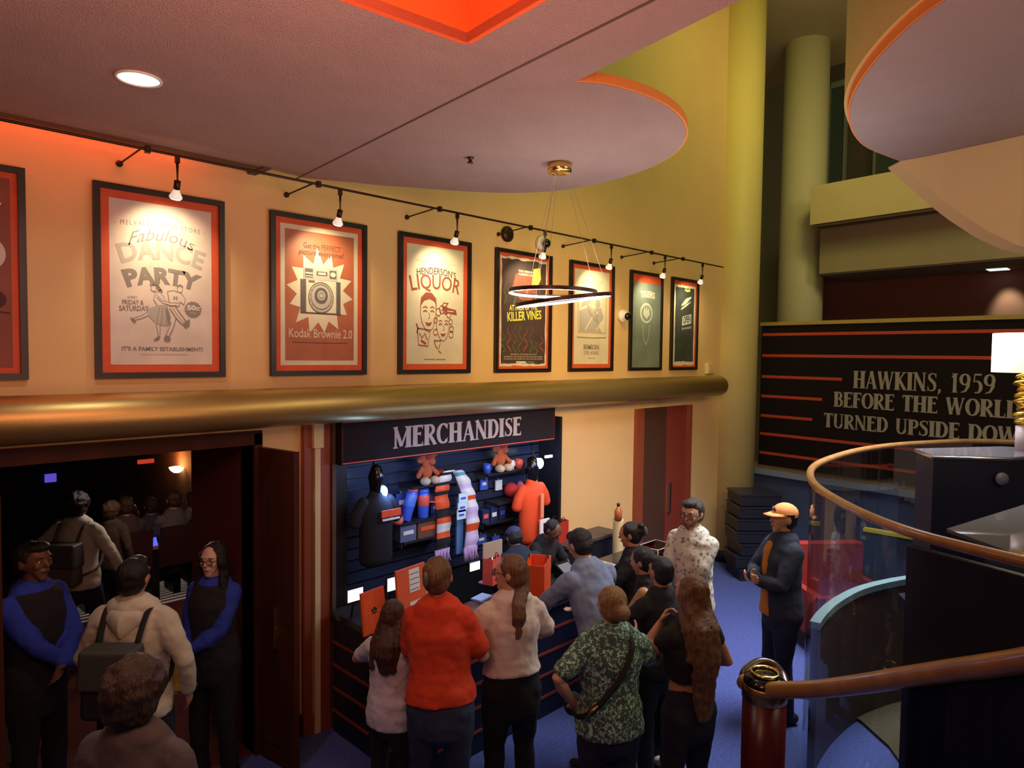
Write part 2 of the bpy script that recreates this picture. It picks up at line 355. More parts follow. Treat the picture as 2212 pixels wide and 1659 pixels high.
# tall flared display capitals, drawn as strokes (heavy stems, hairline bars, small serifs)
TH, TN = 0.235, 0.095
def _arc(cx, cy, rx, ry, a0, a1, w0, w1=None, n=10):
    w1 = w1 or w0; pts = []; ws = []
    for i in range(n+1):
        t = math.radians(a0+(a1-a0)*i/n); pts.append((cx+rx*math.cos(t), cy+ry*math.sin(t)))
        ws.append(w0+(w1-w0)*abs(math.cos(t)))
    return (pts, ws)
def _st(x, w=TH, y0=0.0, y1=1.0):
    sf = 0.07
    return [([(x, y0), (x, y0+0.5*(y1-y0)), (x, y1)], [w*1.1, w, w*1.1]), ([(x-w/2-sf, y0+0.02), (x+w/2+sf, y0+0.02)], 0.045), ([(x-w/2-sf, y1-0.02), (x+w/2+sf, y1-0.02)], 0.045)]
GL = {
 'M': (0.98, _st(0.14, 0.10)+_st(0.80)+[([(0.12,1.0),(0.44,0.08)], 0.17), ([(0.44,0.08),(0.78,1.0)], 0.09)]),
 'E': (0.62, _st(0.17)+[([(0.15,0.965),(0.56,0.965)], TN), ([(0.15,0.58),(0.46,0.60)], TN), ([(0.15,0.035),(0.56,0.035)], TN), ([(0.55,1.0),(0.55,0.82)], 0.05), ([(0.56,0.0),(0.56,0.2)], 0.05), ([(0.45,0.68),(0.45,0.5)], 0.045)]),
 'F': (0.58, _st(0.17)+[([(0.15,0.965),(0.54,0.965)], TN), ([(0.15,0.56),(0.44,0.58)], TN), ([(0.54,1.0),(0.54,0.82)], 0.05), ([(0.44,0.66),(0.44,0.48)], 0.045)]),
 'R': (0.70, _st(0.17)+[_arc(0.30, 0.74, 0.23, 0.235, 90, -90, 0.06, 0.18), ([(0.15,0.975),(0.32,0.975)], 0.06), ([(0.15,0.505),(0.32,0.505)], 0.06), ([(0.32,0.5),(0.45,0.3),(0.62,0.02)], [0.15,0.17,0.16]), ([(0.5,0.02),(0.72,0.02)], 0.045)]),
 'P': (0.62, _st(0.17)+[_arc(0.30, 0.72, 0.23, 0.255, 90, -90, 0.06, 0.18), ([(0.15,0.975),(0.32,0.975)], 0.06), ([(0.15,0.465),(0.32,0.465)], 0.06)]),
 'B': (0.66, _st(0.17)+[_arc(0.30, 0.76, 0.20, 0.215, 90, -90, 0.06, 0.17), _arc(0.30, 0.29, 0.25, 0.26, 90, -90, 0.06, 0.18), ([(0.15,0.975),(0.32,0.975)], 0.06), ([(0.15,0.55),(0.32,0.55)], 0.06), ([(0.15,0.03),(0.32,0.03)], 0.06)]),
 'C': (0.70, [_arc(0.39, 0.5, 0.28, 0.47, 45, 315, 0.06, 0.20, 16), ([(0.60,0.98),(0.60,0.72)], 0.06), ([(0.585,0.16),(0.63,0.26)], 0.05)]),
 'G': (0.72, [_arc(0.39, 0.5, 0.28, 0.47, 45, 300, 0.06, 0.20, 16), ([(0.60,0.98),(0.60,0.72)], 0.06), ([(0.58,0.02),(0.58,0.42)], 0.14)]),
 'H': (0.80, _st(0.17)+_st(0.62)+[([(0.17,0.52),(0.62,0.52)], TN)]),
 'A': (0.76, [([(0.10,0.0),(0.36,1.0)], 0.08), ([(0.36,1.0),(0.62,0.0)], 0.20), ([(0.18,0.33),(0.52,0.33)], 0.06), ([(0.02,0.02),(0.20,0.02)], 0.045), ([(0.46,0.02),(0.76,0.02)], 0.045)]),
 'N': (0.80, _st(0.13, 0.085)+_st(0.64, 0.085)+[([(0.12,1.0),(0.64,0.02)], 0.19)]),
 'D': (0.74, _st(0.17)+[_arc(0.30, 0.5, 0.32, 0.47, 90, -90, 0.06, 0.20, 12), ([(0.15,0.97),(0.32,0.97)], 0.06), ([(0.15,0.03),(0.32,0.03)], 0.06)]),
 'I': (0.36, _st(0.18)),
 'S': (0.58, [([(0.50,0.80),(0.44,0.93),(0.30,0.97),(0.14,0.88),(0.13,0.72),(0.28,0.57),(0.42,0.44),(0.47,0.28),(0.42,0.10),(0.27,0.03),(0.13,0.08),(0.07,0.22)], [0.04,0.06,0.07,0.12,0.16,0.19,0.19,0.16,0.12,0.07,0.06,0.04]), ([(0.50,0.98),(0.50,0.74)], 0.045), ([(0.07,0.02),(0.07,0.28)], 0.045)]),
 'W': (1.04, [([(0.10,1.0),(0.30,0.0)], 0.19), ([(0.30,0.0),(0.50,0.95)], 0.08), ([(0.50,1.0),(0.70,0.0)], 0.19), ([(0.70,0.0),(0.92,1.0)], 0.08), ([(0.0,0.98),(0.24,0.98)], 0.045), ([(0.38,0.98),(0.62,0.98)], 0.045), ([(0.82,0.98),(1.02,0.98)], 0.045)]),
 'K': (0.74, _st(0.17)+[([(0.58,0.98),(0.24,0.48)], 0.08), ([(0.30,0.56),(0.64,0.02)], 0.18), ([(0.48,0.98),(0.70,0.98)], 0.045), ([(0.54,0.02),(0.76,0.02)], 0.045)]),
 'O': (0.76, [_arc(0.38, 0.5, 0.28, 0.47, 0, 360, 0.06, 0.21, 22)]),
 'T': (0.66, _st(0.33)+[([(0.04,0.965),(0.62,0.965)], TN), ([(0.05,1.0),(0.05,0.80)], 0.05), ([(0.61,1.0),(0.61,0.80)], 0.05)]),
 'U': (0.76, [([(0.17,1.0),(0.17,0.3)], 0.19), _arc(0.38, 0.28, 0.21, 0.25, 180, 360, 0.07, 0.17, 10), ([(0.60,0.28),(0.60,1.0)], 0.08), ([(0.04,0.98),(0.32,0.98)], 0.045), ([(0.48,0.98),(0.72,0.98)], 0.045)]),
 'L': (0.60, _st(0.17)+[([(0.15,0.035),(0.54,0.035)], TN), ([(0.54,0.0),(0.54,0.24)], 0.05)]),
 ',': (0.28, [([(0.14,0.14),(0.14,0.0),(0.06,-0.16)], [0.15,0.13,0.03])]),
 '1': (0.46, _st(0.26, 0.18)+[([(0.10,0.80),(0.24,0.96)], 0.07)]),
 '9': (0.66, [_arc(0.33, 0.70, 0.21, 0.27, 0, 360, 0.06, 0.18, 18), ([(0.53,0.72),(0.50,0.35),(0.36,0.10),(0.14,0.02)], [0.17,0.17,0.12,0.05])]),
 '5': (0.60, [([(0.16,0.97),(0.52,0.97)], 0.11), ([(0.17,0.97),(0.14,0.56)], 0.06), _arc(0.28, 0.33, 0.22, 0.30, 110, -110, 0.06, 0.19, 12)]),
 ' ': (0.42, []), '-': (0.4, [([(0.05,0.5),(0.35,0.5)], 0.08)]),
}
def display_text(sh, s, a0, b0, h, width, slot, layer, depth=0.0):
    tot = sum(GL[c][0] for c in s); k = width/tot; x = a0; mb0 = len(sh.mb.v)
    i = 0
    for c in s:
        adv, strokes = GL[c]
        for pts, w in strokes:
            n = len(pts); ws = w if isinstance(w, (list, tuple)) else [w]*n
            sh.line([(x+p[0]*k, b0+p[1]*h) for p in pts], [q*k for q in ws], slot, layer+0.02*(i % 9)); i += 1
        x += adv*k
# ================================================================ SETTING
YW = 4.75                      # poster wall plane
def wu(x, Y=YW): return at_wall(x, 800, Y).x
# floors
m = MB(); m.box((-4, -5, -0.1), (14, YW+0.02, 0)); struct('floor', m, CARPET)
m = MB(); m.box((-3, YW+0.02, -0.1), (6.5, 8.4, 0.0)); struct('floor', m, MAROONC)
U_D0, U_D1, Z_D = 0.55, wu(545), 2.28        # auditorium doorway
U_B0, U_B1, Z_B = wu(712), wu(1198), 2.30     # store opening
U_E0, U_E1 = wu(1378), wu(1492)               # closed double door at the far end
U_END = wu(1541)
m = MB()
m.box((-3.5, YW, 0), (U_D0, YW+0.18, 8)).box((U_D0, YW, Z_D), (U_D1, YW+0.18, 8)).box((U_D1, YW, 0), (U_B0, YW+0.18, 8))
m.box((U_B0, YW, Z_B+0.1), (U_B1, YW+0.18, 8)).box((U_B1, YW, 0), (U_E0, YW+0.18, 8)).box((U_E0, YW, 2.3), (U_E1, YW+0.18, 8)).box((U_E1, YW, 0), (U_END+0.5, YW+0.18, 8))
struct('wall_left', m, WALL)
# dark baseboards
m = MB(); m.box((U_D1+0.12, YW-0.025, 0), (U_B0, YW, 0.16)).box((U_B1, YW-0.025, 0), (U_E0, YW, 0.16)).box((U_E1, YW-0.025, 0), (U_END, YW, 0.16))
struct('baseboard_left', m, BLACK)
# door jambs / vestibule / auditorium shell
m = MB(); m.box((U_D0-0.1, YW-0.03, 0), (U_D0, YW+0.2, Z_D+0.08)).box((U_D1, YW-0.03, 0), (U_D1+0.06, YW+0.2, Z_D+0.08)).box((U_D0-0.1, YW-0.03, Z_D), (U_D1+0.06, YW+0.2, Z_D+0.10))
struct('door_1', m, WOOD)
m = MB(); m.box((U_D1, YW+0.2, 0), (U_D1+0.15, 5.9, 2.4)).box((U_D0-0.15, YW+0.2, 0), (U_D0, 5.9, 2.4)); struct('wall_vestibule', m, MAROON)
AUD = mat('auditorium_black', (0.010, 0.008, 0.008), 0.9)
AUDW = mat('auditorium_brown', (0.17, 0.075, 0.04), 0.85)
m = MB(); m.box((U_D0-0.4, YW+0.2, 2.28), (U_D1+0.4, 6.0, 2.4)).box((-3, 5.9, 2.18), (6.5, 6.0, 3.2)); struct('ceiling', m, AUD)
m = MB(); m.box((-3, YW+0.2, 3.1), (8.5, 17, 3.2)); struct('ceiling', m, AUD)
m = MB(); m.box((-3, 17, -2.5), (8.5, 17.1, 3.2)); struct('wall_back', m, AUD)
m = MB(); m.box((-3.1, YW+0.2, -2.5), (-3, 17, 3.2)); struct('wall_auditorium_left', m, AUD)
m = MB(); m.box((U_D1+0.15, 5.85, 0), (6.5, 5.95, 3.2)).box((-3, 5.85, 0), (U_D0-0.15, 5.95, 3.2)); struct('wall_auditorium_front', m, AUD)
UA = 4.35
m = MB(); m.box((UA, 5.95, -2.5), (UA+0.1, 17, 3.2)); struct('wall_auditorium_right', m, AUDW)
# shallow steps going down into the auditorium with pale, faintly glowing nosings
NOSE = mat('white_nosing_glow', (0.62, 0.55, 0.50), 0.6, emit=(0.75, 0.6, 0.5), estr=0.10)  # faint glow added to the nosings, which hold no lamp
for k in range(16):
    y0 = 8.4+0.42*k; z1 = -0.11*(k+1)
    m = MB(); m.box((-3, y0, z1-0.4), (UA, y0+0.42 if k < 15 else 17, z1)); 
    m.slot(1).box((-3, y0-0.03, z1+0.112), (UA, y0+0.012, z1+0.119)) if k < 11 else None
    struct('floor', m, [MAROONC, NOSE])
# vertical reddish trims and pale strips between doorway and store
k = 1
for xa, xb, mt_, th in ((650, 666, REDWOOD, 0.05), (686, 706, REDWOOD, 0.05), (708, 716, BROWNP, 0.07)):
    m = MB(); m.box((wu(xa), YW-th, 0), (wu(xb), YW, 2.42)); m.box((wu(xa)-0.012, YW-th-0.01, 0.0), (wu(xb)+0.012, YW, 0.16)); struct('trim_%d' % k, m, mt_); k += 1
for xa, xb in ((668, 685),):
    m = MB(); m.box((wu(xa)-0.008, YW-0.085, 2.22), (wu(xb)+0.008, YW, 2.44)); m.box((wu(xa)+0.01, YW-0.07, 0), (wu(xb)-0.01, YW, 2.24)); struct('trim_%d' % k, m, CREAM); k += 1
# foyer ceiling: flat plate on z = 4.2 traced on its underside, with recessed coffer, groove and round lobe
ZC = 4.2
def cz(x, y, z=ZC): p = at_z(x, y, z); return (p.x, p.y)
disc = [cz(x, y) for x, y in ((1240,178),(1300,182),(1360,196),(1420,219),(1462,247),(1481,277),(1478,305),(1455,333),(1415,357),(1365,377),(1300,395),(1220,410),(1140,416),(1060,416),(980,412),(900,406),(820,400),(762,394))]
_dz = crom([Vector((p[0], p[1], 0)) for p in disc], 4); disc = [(v.x, v.y) for v in _dz]
slot_y = at_z(570, 362, ZC).y
cof = [cz(1008, 92), cz(735, -6)]
ex = Vector(cof[1])-Vector(cof[0]); ex = ex.normalized(); cB = Vector(cz(1175, -6))-Vector(cof[0]); cB.normalize()
c0 = Vector(cof[0]); c1 = c0+ex*2.6; c2 = c0+ex*2.6+cB*2.0; c3 = c0+cB*2.0
far = [cz(660, 385), (at_z(570,362,ZC).x, slot_y), (-3.2, slot_y)]
edge0 = Vector(cz(1600, 0)); edge1 = Vector(cz(1240, 178)); ed = (edge0-edge1).normalized(); edge2 = edge1+ed*4.5
def plate(pts, holes, z0, z1, name, m_):
    bm = bmesh.new(); es = []
    for lp in [pts]+holes:
        vs = [bm.verts.new((p[0], p[1], z0)) for p in lp]
        for i in range(len(vs)): es.append(bm.edges.new((vs[i], vs[(i+1) % len(vs)])))
    r = bmesh.ops.triangle_fill(bm, use_beauty=True, use_dissolve=False, edges=es)
    fs = [f for f in r['geom'] if isinstance(f, bmesh.types.BMFace)]
    ext = bmesh.ops.extrude_face_region(bm, geom=fs)
    for v in ext['geom']:
        if isinstance(v, bmesh.types.BMVert): v.co.z = z1
    bmesh.ops.recalc_face_normals(bm, faces=bm.faces)
    me = bpy.data.meshes.new(name); bm.to_mesh(me); bm.free(); me.materials.append(m_)
    o = bpy.data.objects.new(name, me); COL.objects.link(o); return o
outer = [tuple(edge2)] + disc + far + [(-3.2, -4.5), tuple(edge2+Vector((-0.2, -1.0)))]
o = plate(outer, [[tuple(c0), tuple(c1), tuple(c2), tuple(c3)]], ZC, ZC+0.04, 'ceiling', CEIL); o['kind'] = 'structure'
RIMIN = False
# rim on the round lobe, orange cove glow put into its colour
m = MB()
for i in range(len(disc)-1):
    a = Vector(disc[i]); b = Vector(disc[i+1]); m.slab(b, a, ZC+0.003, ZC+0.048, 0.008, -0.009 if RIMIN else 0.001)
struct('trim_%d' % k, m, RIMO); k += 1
# coffer: orange upstand all round, brown lid
m = MB(); cc = [c0, c1, c2, c3]
for i in range(4): m.slab(cc[i], cc[(i+1) % 4], ZC-0.001, ZC+0.30, 0.02, -0.02 if ((c1-c0).x*(c3-c0).y-(c1-c0).y*(c3-c0).x) > 0 else 0.0)
struct('trim_%d' % k, m, COFFER); k += 1
m = MB(); cx = sum((c.x for c in cc))/4; cy = sum((c.y for c in cc))/4
m.prism([(cx+(c.x-cx)*1.02, cy+(c.y-cy)*1.02) for c in cc], ZC+0.30, ZC+0.34); struct('ceiling', m, mat('coffer_lid', (0.16, 0.10, 0.05), 0.9))
pointl('coffer_light', (c0.x*0.55+cx*0.45, c0.y*0.55+cy*0.45, ZC+0.2), 7, (1.0, 0.25, 0.05), 0.08)
# groove line in the ceiling
g0 = Vector(cz(1405, 0)); g1 = Vector(cz(640, 385)); gd = (g0-g1).normalized()
m = MB(); m.slab(g1, g0+gd*0.8, ZC-0.003, ZC+0.001, 0.012); struct('trim_%d' % k, m, BROWNP); k += 1
# slot between ceiling edge and wall
m = MB(); xe = at_z(570, 362, ZC).x
m.box((-3.4, slot_y, ZC+0.10), (xe, slot_y+0.05, ZC+0.35)).box((-3.4, slot_y, ZC+0.2), (xe+0.1, YW, ZC+0.24)); m.box((xe-0.02, slot_y-0.03, ZC-0.01), (xe+0.04, YW, ZC+0.24))
m.box((-3.4, slot_y-0.002, ZC-0.004), (xe+0.04, slot_y+0.09, ZC+0.12)); struct('trim_%d' % k, m, BROWNP); k += 1
# upper part: roof of the atrium
m = MB(); m.box((-4, -5, 8.0), (16, 8, 8.1)); struct('ceiling', m, CREAM)
# second ceiling lobe (right): drum with pale soffit, bead with the orange glow in its colour
lobe = [cz(x, y) for x, y in ((2060,-10),(1990,38),(1930,92),(1882,146),(1850,194),(1836,235),(1838,268),(1852,298),(1880,322),(1945,348),(2040,330),(2212,292),(2420,240))]
_lz = crom([Vector((p[0], p[1], 0)) for p in lobe[:10]], 4); NL = len(_lz); lobe = [(v.x, v.y) for v in _lz]+lobe[10:]
lb = [tuple(Vector(lobe[-1])+Vector((1.5, -1.2))), tuple(Vector(lobe[0])+Vector((2.2, -2.2))), tuple(Vector(lobe[0])+Vector((0.45, -0.75)))]
m = MB(); m.prism(lobe+lb, ZC, ZC+0.05); struct('ceiling', m, CEIL2)
ctr = Vector((sum(p[0] for p in lobe)/len(lobe), sum(p[1] for p in lobe)/len(lobe)))
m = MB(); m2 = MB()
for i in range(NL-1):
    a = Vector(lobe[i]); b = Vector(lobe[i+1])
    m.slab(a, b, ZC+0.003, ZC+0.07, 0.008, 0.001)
for i in range(NL+1):
    a = Vector(lobe[i]); b = Vector(lobe[i+1]); a = a+(ctr-a)*0.02; b = b+(ctr-b)*0.02
    m2.slab(a, b, ZC+0.05, 8.0, 0.03, 0)
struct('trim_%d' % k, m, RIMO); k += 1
struct('wall_drum', m2, OLIVE)
# hanging curved bulkhead under the lobe's far edge
bt = [(1945,348),(1990,340),(2040,330),(2090,319),(2150,306),(2212,292),(2300,270),(2420,240)]
bz = [4.19, 4.06, 3.92, 3.80, 3.68, 3.59, 3.52, 3.48]
m = MB(); V_ = []; n = len(bt)
for (x, y), zb in zip(bt, bz):
    p = Vector(cz(x, y)); q = p+FH.to_2d()*0.14
    V_ += [(p.x, p.y, ZC), (p.x, p.y, zb), (q.x, q.y, zb), (q.x, q.y, ZC)]
fs = []
for i in range(n-1):
    for a in range(4): fs.append((4*i+a, 4*i+(a+1) % 4, 4*i+4+(a+1) % 4, 4*i+4+a))
fs += [(0,1,2,3), tuple(range(4*n-4, 4*n))]
m.add(V_, fs, False); struct('wall_bulkhead', m, mat('bulkhead_plaster', (0.78, 0.66, 0.36), 0.8, noise=0.05, nscale=3))
# far walls, landing edge, second-floor slab
def bp(D, x): p = at_board(x, 760, D); return (p.x, p.y)
def bz_(D, x, y): return at_board(x, y, D).z
GREYW = mat('grey_green_paint', (0.30, 0.26, 0.16), 0.85)
m = MB(); m.bslab(12.0, 1560, 2500, 0, 8, 0.15, 0); struct('wall_back', m, GREYW)
DW = mat('dark_brown_wall', (0.07, 0.055, 0.045), 0.8)
m = MB(); m.bslab(11.9, 1752, 2500, 5.3, 8, 0.05, 0); struct('wall_upper', m, DW)
for xa, xb, n_ in ((1772, 1812, 1), (1871, 2100, 2)):
    m = MB(); z0 = bz_(11.8, xa, 405); z1 = bz_(11.8, xa, 200 if n_ == 1 else 290); m.bslab(11.8, xa, xb, z0, z1, 0.02, 0)
    fr = MB(); fr.bslab(11.78, xb-5, xb, z0, z1+0.1, 0.06, 0).bslab(11.78, xa, xa+5, z0, z1+0.1, 0.06, 0).bslab(11.78, xa, xb, z1, z1+0.1, 0.06, 0)
    w = struct('window_%d' % n_, m, TEALG); f = fr.build('window_frame', mat('aluminium_frame', (0.20, 0.20, 0.16), 0.5), w)
DF = 9.95
z0, z1 = bz_(DF, 1742, 487), bz_(DF, 1742, 405)
m = MB(); m.bslab(DF, 1741, 2600, z0, z1, 0.35, 0); m.bslab(DF+0.35, 1741, 2600, z0+0.05, z0+0.3, 1.9, 0); struct('trim_%d' % k, m, CREAM); k += 1
m = MB(); m.bslab(DF+0.02, 1752, 2600, z0-0.04, z0, 0.2, 0); struct('trim_%d' % k, m, BROWNP); k += 1
zb2 = bz_(10.4, 1765, 592)
m = MB(); m.bslab(10.4, 1764, 2600, zb2, z0+0.06, 0.2, 0); struct('wall_landing_header', m, mat('header_plaster', (0.40, 0.31, 0.18), 0.85, noise=0.1, nscale=2))
m = MB(); m.bslab(10.42, 1764, 2600, zb2-0.02, zb2+0.1, 1.5, 0); struct('ceiling', m, mat('landing_ceiling', (0.22, 0.17, 0.15), 0.8))
m = MB(); m.bslab(11.7, 1764, 2600, 1.4, zb2+0.1, 0.1, 0); struct('wall_landing', m, DARKRED)
DB = 9.2
zb0 = bz_(DB, 1640, 1002)
m = MB(); m.bslab(DB+0.06, 1618, 2600, 0, zb0-0.06, 0.2, 0); struct('wall_blue', m, BLUEW)
m = MB(); m.bslab(DB+0.06, 1618, 2600, zb0-0.07, zb0+0.02, 2.6, -0.03); struct('floor', m, mat('landing_edge', (0.30, 0.21, 0.10), 0.7))
m = MB(); m.bslab(DB-0.02, 1618, 2600, zb0-0.14, zb0-0.06, 0.05, -0.03); struct('trim_%d' % k, m, mat('pale_blue_ledge', (0.25, 0.30, 0.42), 0.7)); k += 1

# round columns
def column(x, Z, r, label, z1=8.0, mt_=OLIVE):
    p = at_depth(x, 780, Z); t = thing('round_column', label, 'column', (p.x, p.y, 0))
    m = MB(); m.lathe([(r, 0.12), (r, 4.0), (r, z1)], (p.x, p.y, 0), seg=48); m.build('shaft', mt_, t)
    m = MB(); m.lathe([(r+0.02, 0), (r+0.02, 0.14), (r, 0.16)], (p.x, p.y, 0), seg=48); m.build('base', BLACK, t)
column(1585, 10.0, 0.325, 'yellow painted round column at the far end of the poster wall')
column(1724, 11.3, 0.345, 'pale round column behind the striped sign board, beside the balcony', mt_=mat('column_beige', (0.60, 0.53, 0.34), 0.6))

# long bronze tube under the posters
t = thing('tube_beam', 'long bronze coloured half-shiny tube running under the row of posters', 'beam', (-2, 4.5, 2.56))
m = MB(); m.lathe([(0.0, -3.4), (0.136, -3.4), (0.136, 2), (0.136, 8.62-0.06), (0.125, 8.62-0.02), (0.09, 8.62), (0.0, 8.625)], (0, 4.5, 2.558), (1,0,0), 48); m.build('tube', BRASSB, t)
m = MB()
for u in [-1+1.4*i for i in range(7)]: m.box((u, 4.5, 2.52), (u+0.06, YW, 2.60))
m.build('wall_bracket', IRON, t)

# ---------------------------------------------------------------- posters
PAPER = mat('aged_paper', (0.64, 0.54, 0.50), 0.6, noise=0.22, nscale=5, detail=6)
PAPER2 = mat('cream_paper', (0.66, 0.58, 0.44), 0.6, noise=0.15, nscale=5, detail=6)
INK = mat('grey_ink', (0.20, 0.175, 0.17), 0.8); INKL = mat('pale_grey_ink', (0.36, 0.32, 0.31), 0.8)
RED1 = mat('faded_orange_print', (0.42, 0.115, 0.05), 0.5, noise=0.25, nscale=6, detail=6)
REDINK = mat('brown_red_ink', (0.26, 0.06, 0.04), 0.8); DKINK = mat('dark_brown_ink', (0.07, 0.02, 0.015), 0.8)
SLATE = mat('slate_print', (0.045, 0.04, 0.04), 0.35, noise=0.5, nscale=5, col2=(0.10, 0.05, 0.045), detail=6)
YELI = mat('yellow_ink', (0.72, 0.62, 0.08), 0.6); TANI = mat('tan_ink', (0.45, 0.34, 0.17), 0.7)
GRNP = mat('grey_green_print', (0.19, 0.23, 0.20), 0.5, noise=0.3, nscale=4); GRNL = mat('pale_green_ink', (0.40, 0.44, 0.36), 0.7)
def poster(x0, x1, label, draw, mats, margin=0.085, tilt=0.0):
    u0, u1 = wu(x0, YW-0.03), wu(x1, YW-0.03); zb, zt = 2.77, 3.965; w = u1-u0; h = zt-zb
    t = thing('framed_poster', label, 'poster', (u0, YW-0.03, zb), 'framed posters on the wall above the bronze tube')
    f = 0.036; m = MB()
    for a, b in (((0,0),(w,f)), ((0,h-f),(w,h)), ((0,f),(f,h-f)), ((w-f,f),(w,h-f))): m.box((u0+a[0], YW-0.036, zb+a[1]), (u0+b[0], YW-0.001, zb+b[1]))
    m.build('frame', BLACKF, t)
    m = MB(); m.box((u0+f, YW-0.016, zb+f), (u1-f, YW-0.002, zt-f)); m.build('mat_board', MATO, t)
    g = margin; sh = Sheet((u0+g, YW-0.0165, zb+g), (w-2*g, 0, 0), (0,-1,0), (0,0,h-2*g))
    asp = (h-2*g)/(w-2*g); draw(sh, asp); sh.build('print', mats, t)
    return t
def jag(a0, b0, a1, b1, n=14, j=0.008):
    r = random.Random(int(a0*1000+b1*77)); P_ = []
    for (p, q) in (((a0,b0),(a1,b0)), ((a1,b0),(a1,b1)), ((a1,b1),(a0,b1)), ((a0,b1),(a0,b0))):
        for i in range(n):
            t_ = i/n; P_.append((p[0]+(q[0]-p[0])*t_+r.uniform(-j,j), p[1]+(q[1]-p[1])*t_+r.uniform(-j,j)))
    return P_
def figure(s, pts, slot=1, w=0.008, lay=3): s.line(pts, w, slot, lay)
def d_dance(s, asp):
    s.rect(0,0,1,1,0,1)
    s.text("- MELVALD'S DRUG STORE -", 0.05,0.845,0.93,0.875,1,2, sp=1.3, arc=0.012)
    s.text("Fabulous", 0.17,0.725,0.82,0.80,1,2, shear=0.35, arc=0.05, bold=-0.004)
    s.text("DANCE", 0.08,0.612,0.92,0.728,2,2, bold=0.03, arc=0.045, fan=0.06)
    s.text("PARTY", 0.13,0.470,0.87,0.575,1,2, bold=0.05, arc=0.035, fan=0.06)
    s.text("EVERY", 0.16,0.405,0.25,0.42,1,2); s.text("FRIDAY &", 0.11,0.365,0.31,0.395,1,2, bold=0.03, rise=0.004); s.text("SATURDAY", 0.08,0.325,0.36,0.358,1,2, bold=0.03, rise=0.008)
    n = 32; s.poly([(0.80+(0.093 if i % 2 else 0.082)*math.cos(2*PI*i/n), 0.355+(0.093 if i % 2 else 0.082)*math.sin(2*PI*i/n)/asp) for i in range(n)], 1, 2)
    s.text("50c", 0.735,0.35,0.87,0.385,0,3, bold=0.05); s.text("Only", 0.765,0.325,0.83,0.34,0,3, shear=0.3)
    # pair of swing dancers, loose ink drawing
    s.disc(0.405,0.477,0.026,0,3,0.020); s.ring(0.405,0.477,0.026,0.005,1,3.1,0.020)
    for q_ in ((0.39,0.498),(0.42,0.50),(0.445,0.49),(0.46,0.474),(0.475,0.462)): s.disc(q_[0],q_[1],0.020,1,3.2,0.011)
    s.disc(0.665,0.482,0.026,0,3,0.021); s.ring(0.665,0.482,0.026,0.005,1,3.1,0.021); s.poly([(0.635,0.488),(0.64,0.508),(0.67,0.514),(0.70,0.502),(0.695,0.492),(0.665,0.498)],1,3.2)
    s.poly([(0.42,0.452),(0.47,0.455),(0.51,0.42),(0.53,0.375),(0.44,0.37),(0.405,0.405)],0,3); s.line([(0.42,0.452),(0.47,0.455),(0.51,0.42),(0.53,0.375),(0.44,0.37),(0.405,0.405),(0.42,0.452)],0.005,1,3.3)
    M_ = [(0.54,0.462),(0.60,0.470),(0.68,0.455),(0.72,0.42),(0.705,0.385),(0.67,0.40),(0.65,0.372),(0.57,0.372),(0.555,0.41)]
    s.poly(M_,0,3.1); s.line(M_+[M_[0]],0.006,1,3.4); s.text("H",0.60,0.41,0.64,0.435,1,3.5,bold=0.06); s.line([(0.66,0.40),(0.63,0.388),(0.60,0.385)],0.006,1,3.6)
    s.poly([(0.44,0.37),(0.54,0.375),(0.575,0.30),(0.565,0.25),(0.50,0.245),(0.42,0.26),(0.36,0.30),(0.34,0.345)],2,3.6)
    for q_ in (((0.46,0.36),(0.44,0.30),(0.43,0.258)),((0.49,0.36),(0.485,0.30),(0.47,0.25)),((0.515,0.36),(0.53,0.30),(0.53,0.25))): s.line(list(q_),0.006,1,4)
    s.poly([(0.535,0.37),(0.565,0.30),(0.56,0.252),(0.545,0.252),(0.52,0.33)],1,4.1)
    s.line([(0.37,0.325),(0.29,0.295),(0.21,0.278)],[0.026,0.018,0.012],0,3); s.line([(0.37,0.335),(0.29,0.303),(0.21,0.284)],0.005,1,3.2); s.line([(0.38,0.315),(0.29,0.286),(0.21,0.272)],0.005,1,3.2); s.poly([(0.18,0.290),(0.21,0.285),(0.24,0.262),(0.22,0.255),(0.195,0.272)],1,4)
    s.line([(0.425,0.25),(0.44,0.21),(0.445,0.178)],0.006,1,3.2); s.line([(0.465,0.248),(0.465,0.21),(0.46,0.178)],0.006,1,3.2); s.poly([(0.40,0.155),(0.445,0.18),(0.468,0.176),(0.45,0.155),(0.41,0.148)],1,4)
    s.line([(0.58,0.372),(0.64,0.31),(0.70,0.27)],[0.055,0.045,0.036],0,3); s.line([(0.56,0.36),(0.625,0.295),(0.69,0.255)],0.007,1,4); s.line([(0.61,0.375),(0.67,0.325),(0.725,0.28)],0.007,1,4); s.line([(0.585,0.365),(0.65,0.305),(0.70,0.27)],0.010,2,4); s.poly([(0.69,0.258),(0.73,0.282),(0.765,0.295),(0.76,0.25),(0.72,0.232)],1,4.2)
    s.line([(0.60,0.31),(0.565,0.23),(0.535,0.185)],[0.055,0.045,0.036],0,3); s.line([(0.625,0.30),(0.59,0.225),(0.555,0.182)],0.008,1,4); s.line([(0.575,0.27),(0.545,0.22),(0.518,0.186)],0.006,1,4); s.poly([(0.50,0.168),(0.52,0.185),(0.555,0.182),(0.57,0.155),(0.54,0.142),(0.505,0.15)],1,4.2)
    s.line([(0.43,0.43),(0.49,0.395),(0.57,0.383),(0.63,0.385)],0.018,0,4.3); s.line([(0.43,0.438),(0.49,0.403),(0.57,0.391),(0.63,0.393)],0.005,1,4.4); s.line([(0.44,0.422),(0.49,0.388),(0.57,0.375),(0.63,0.377)],0.005,1,4.4)
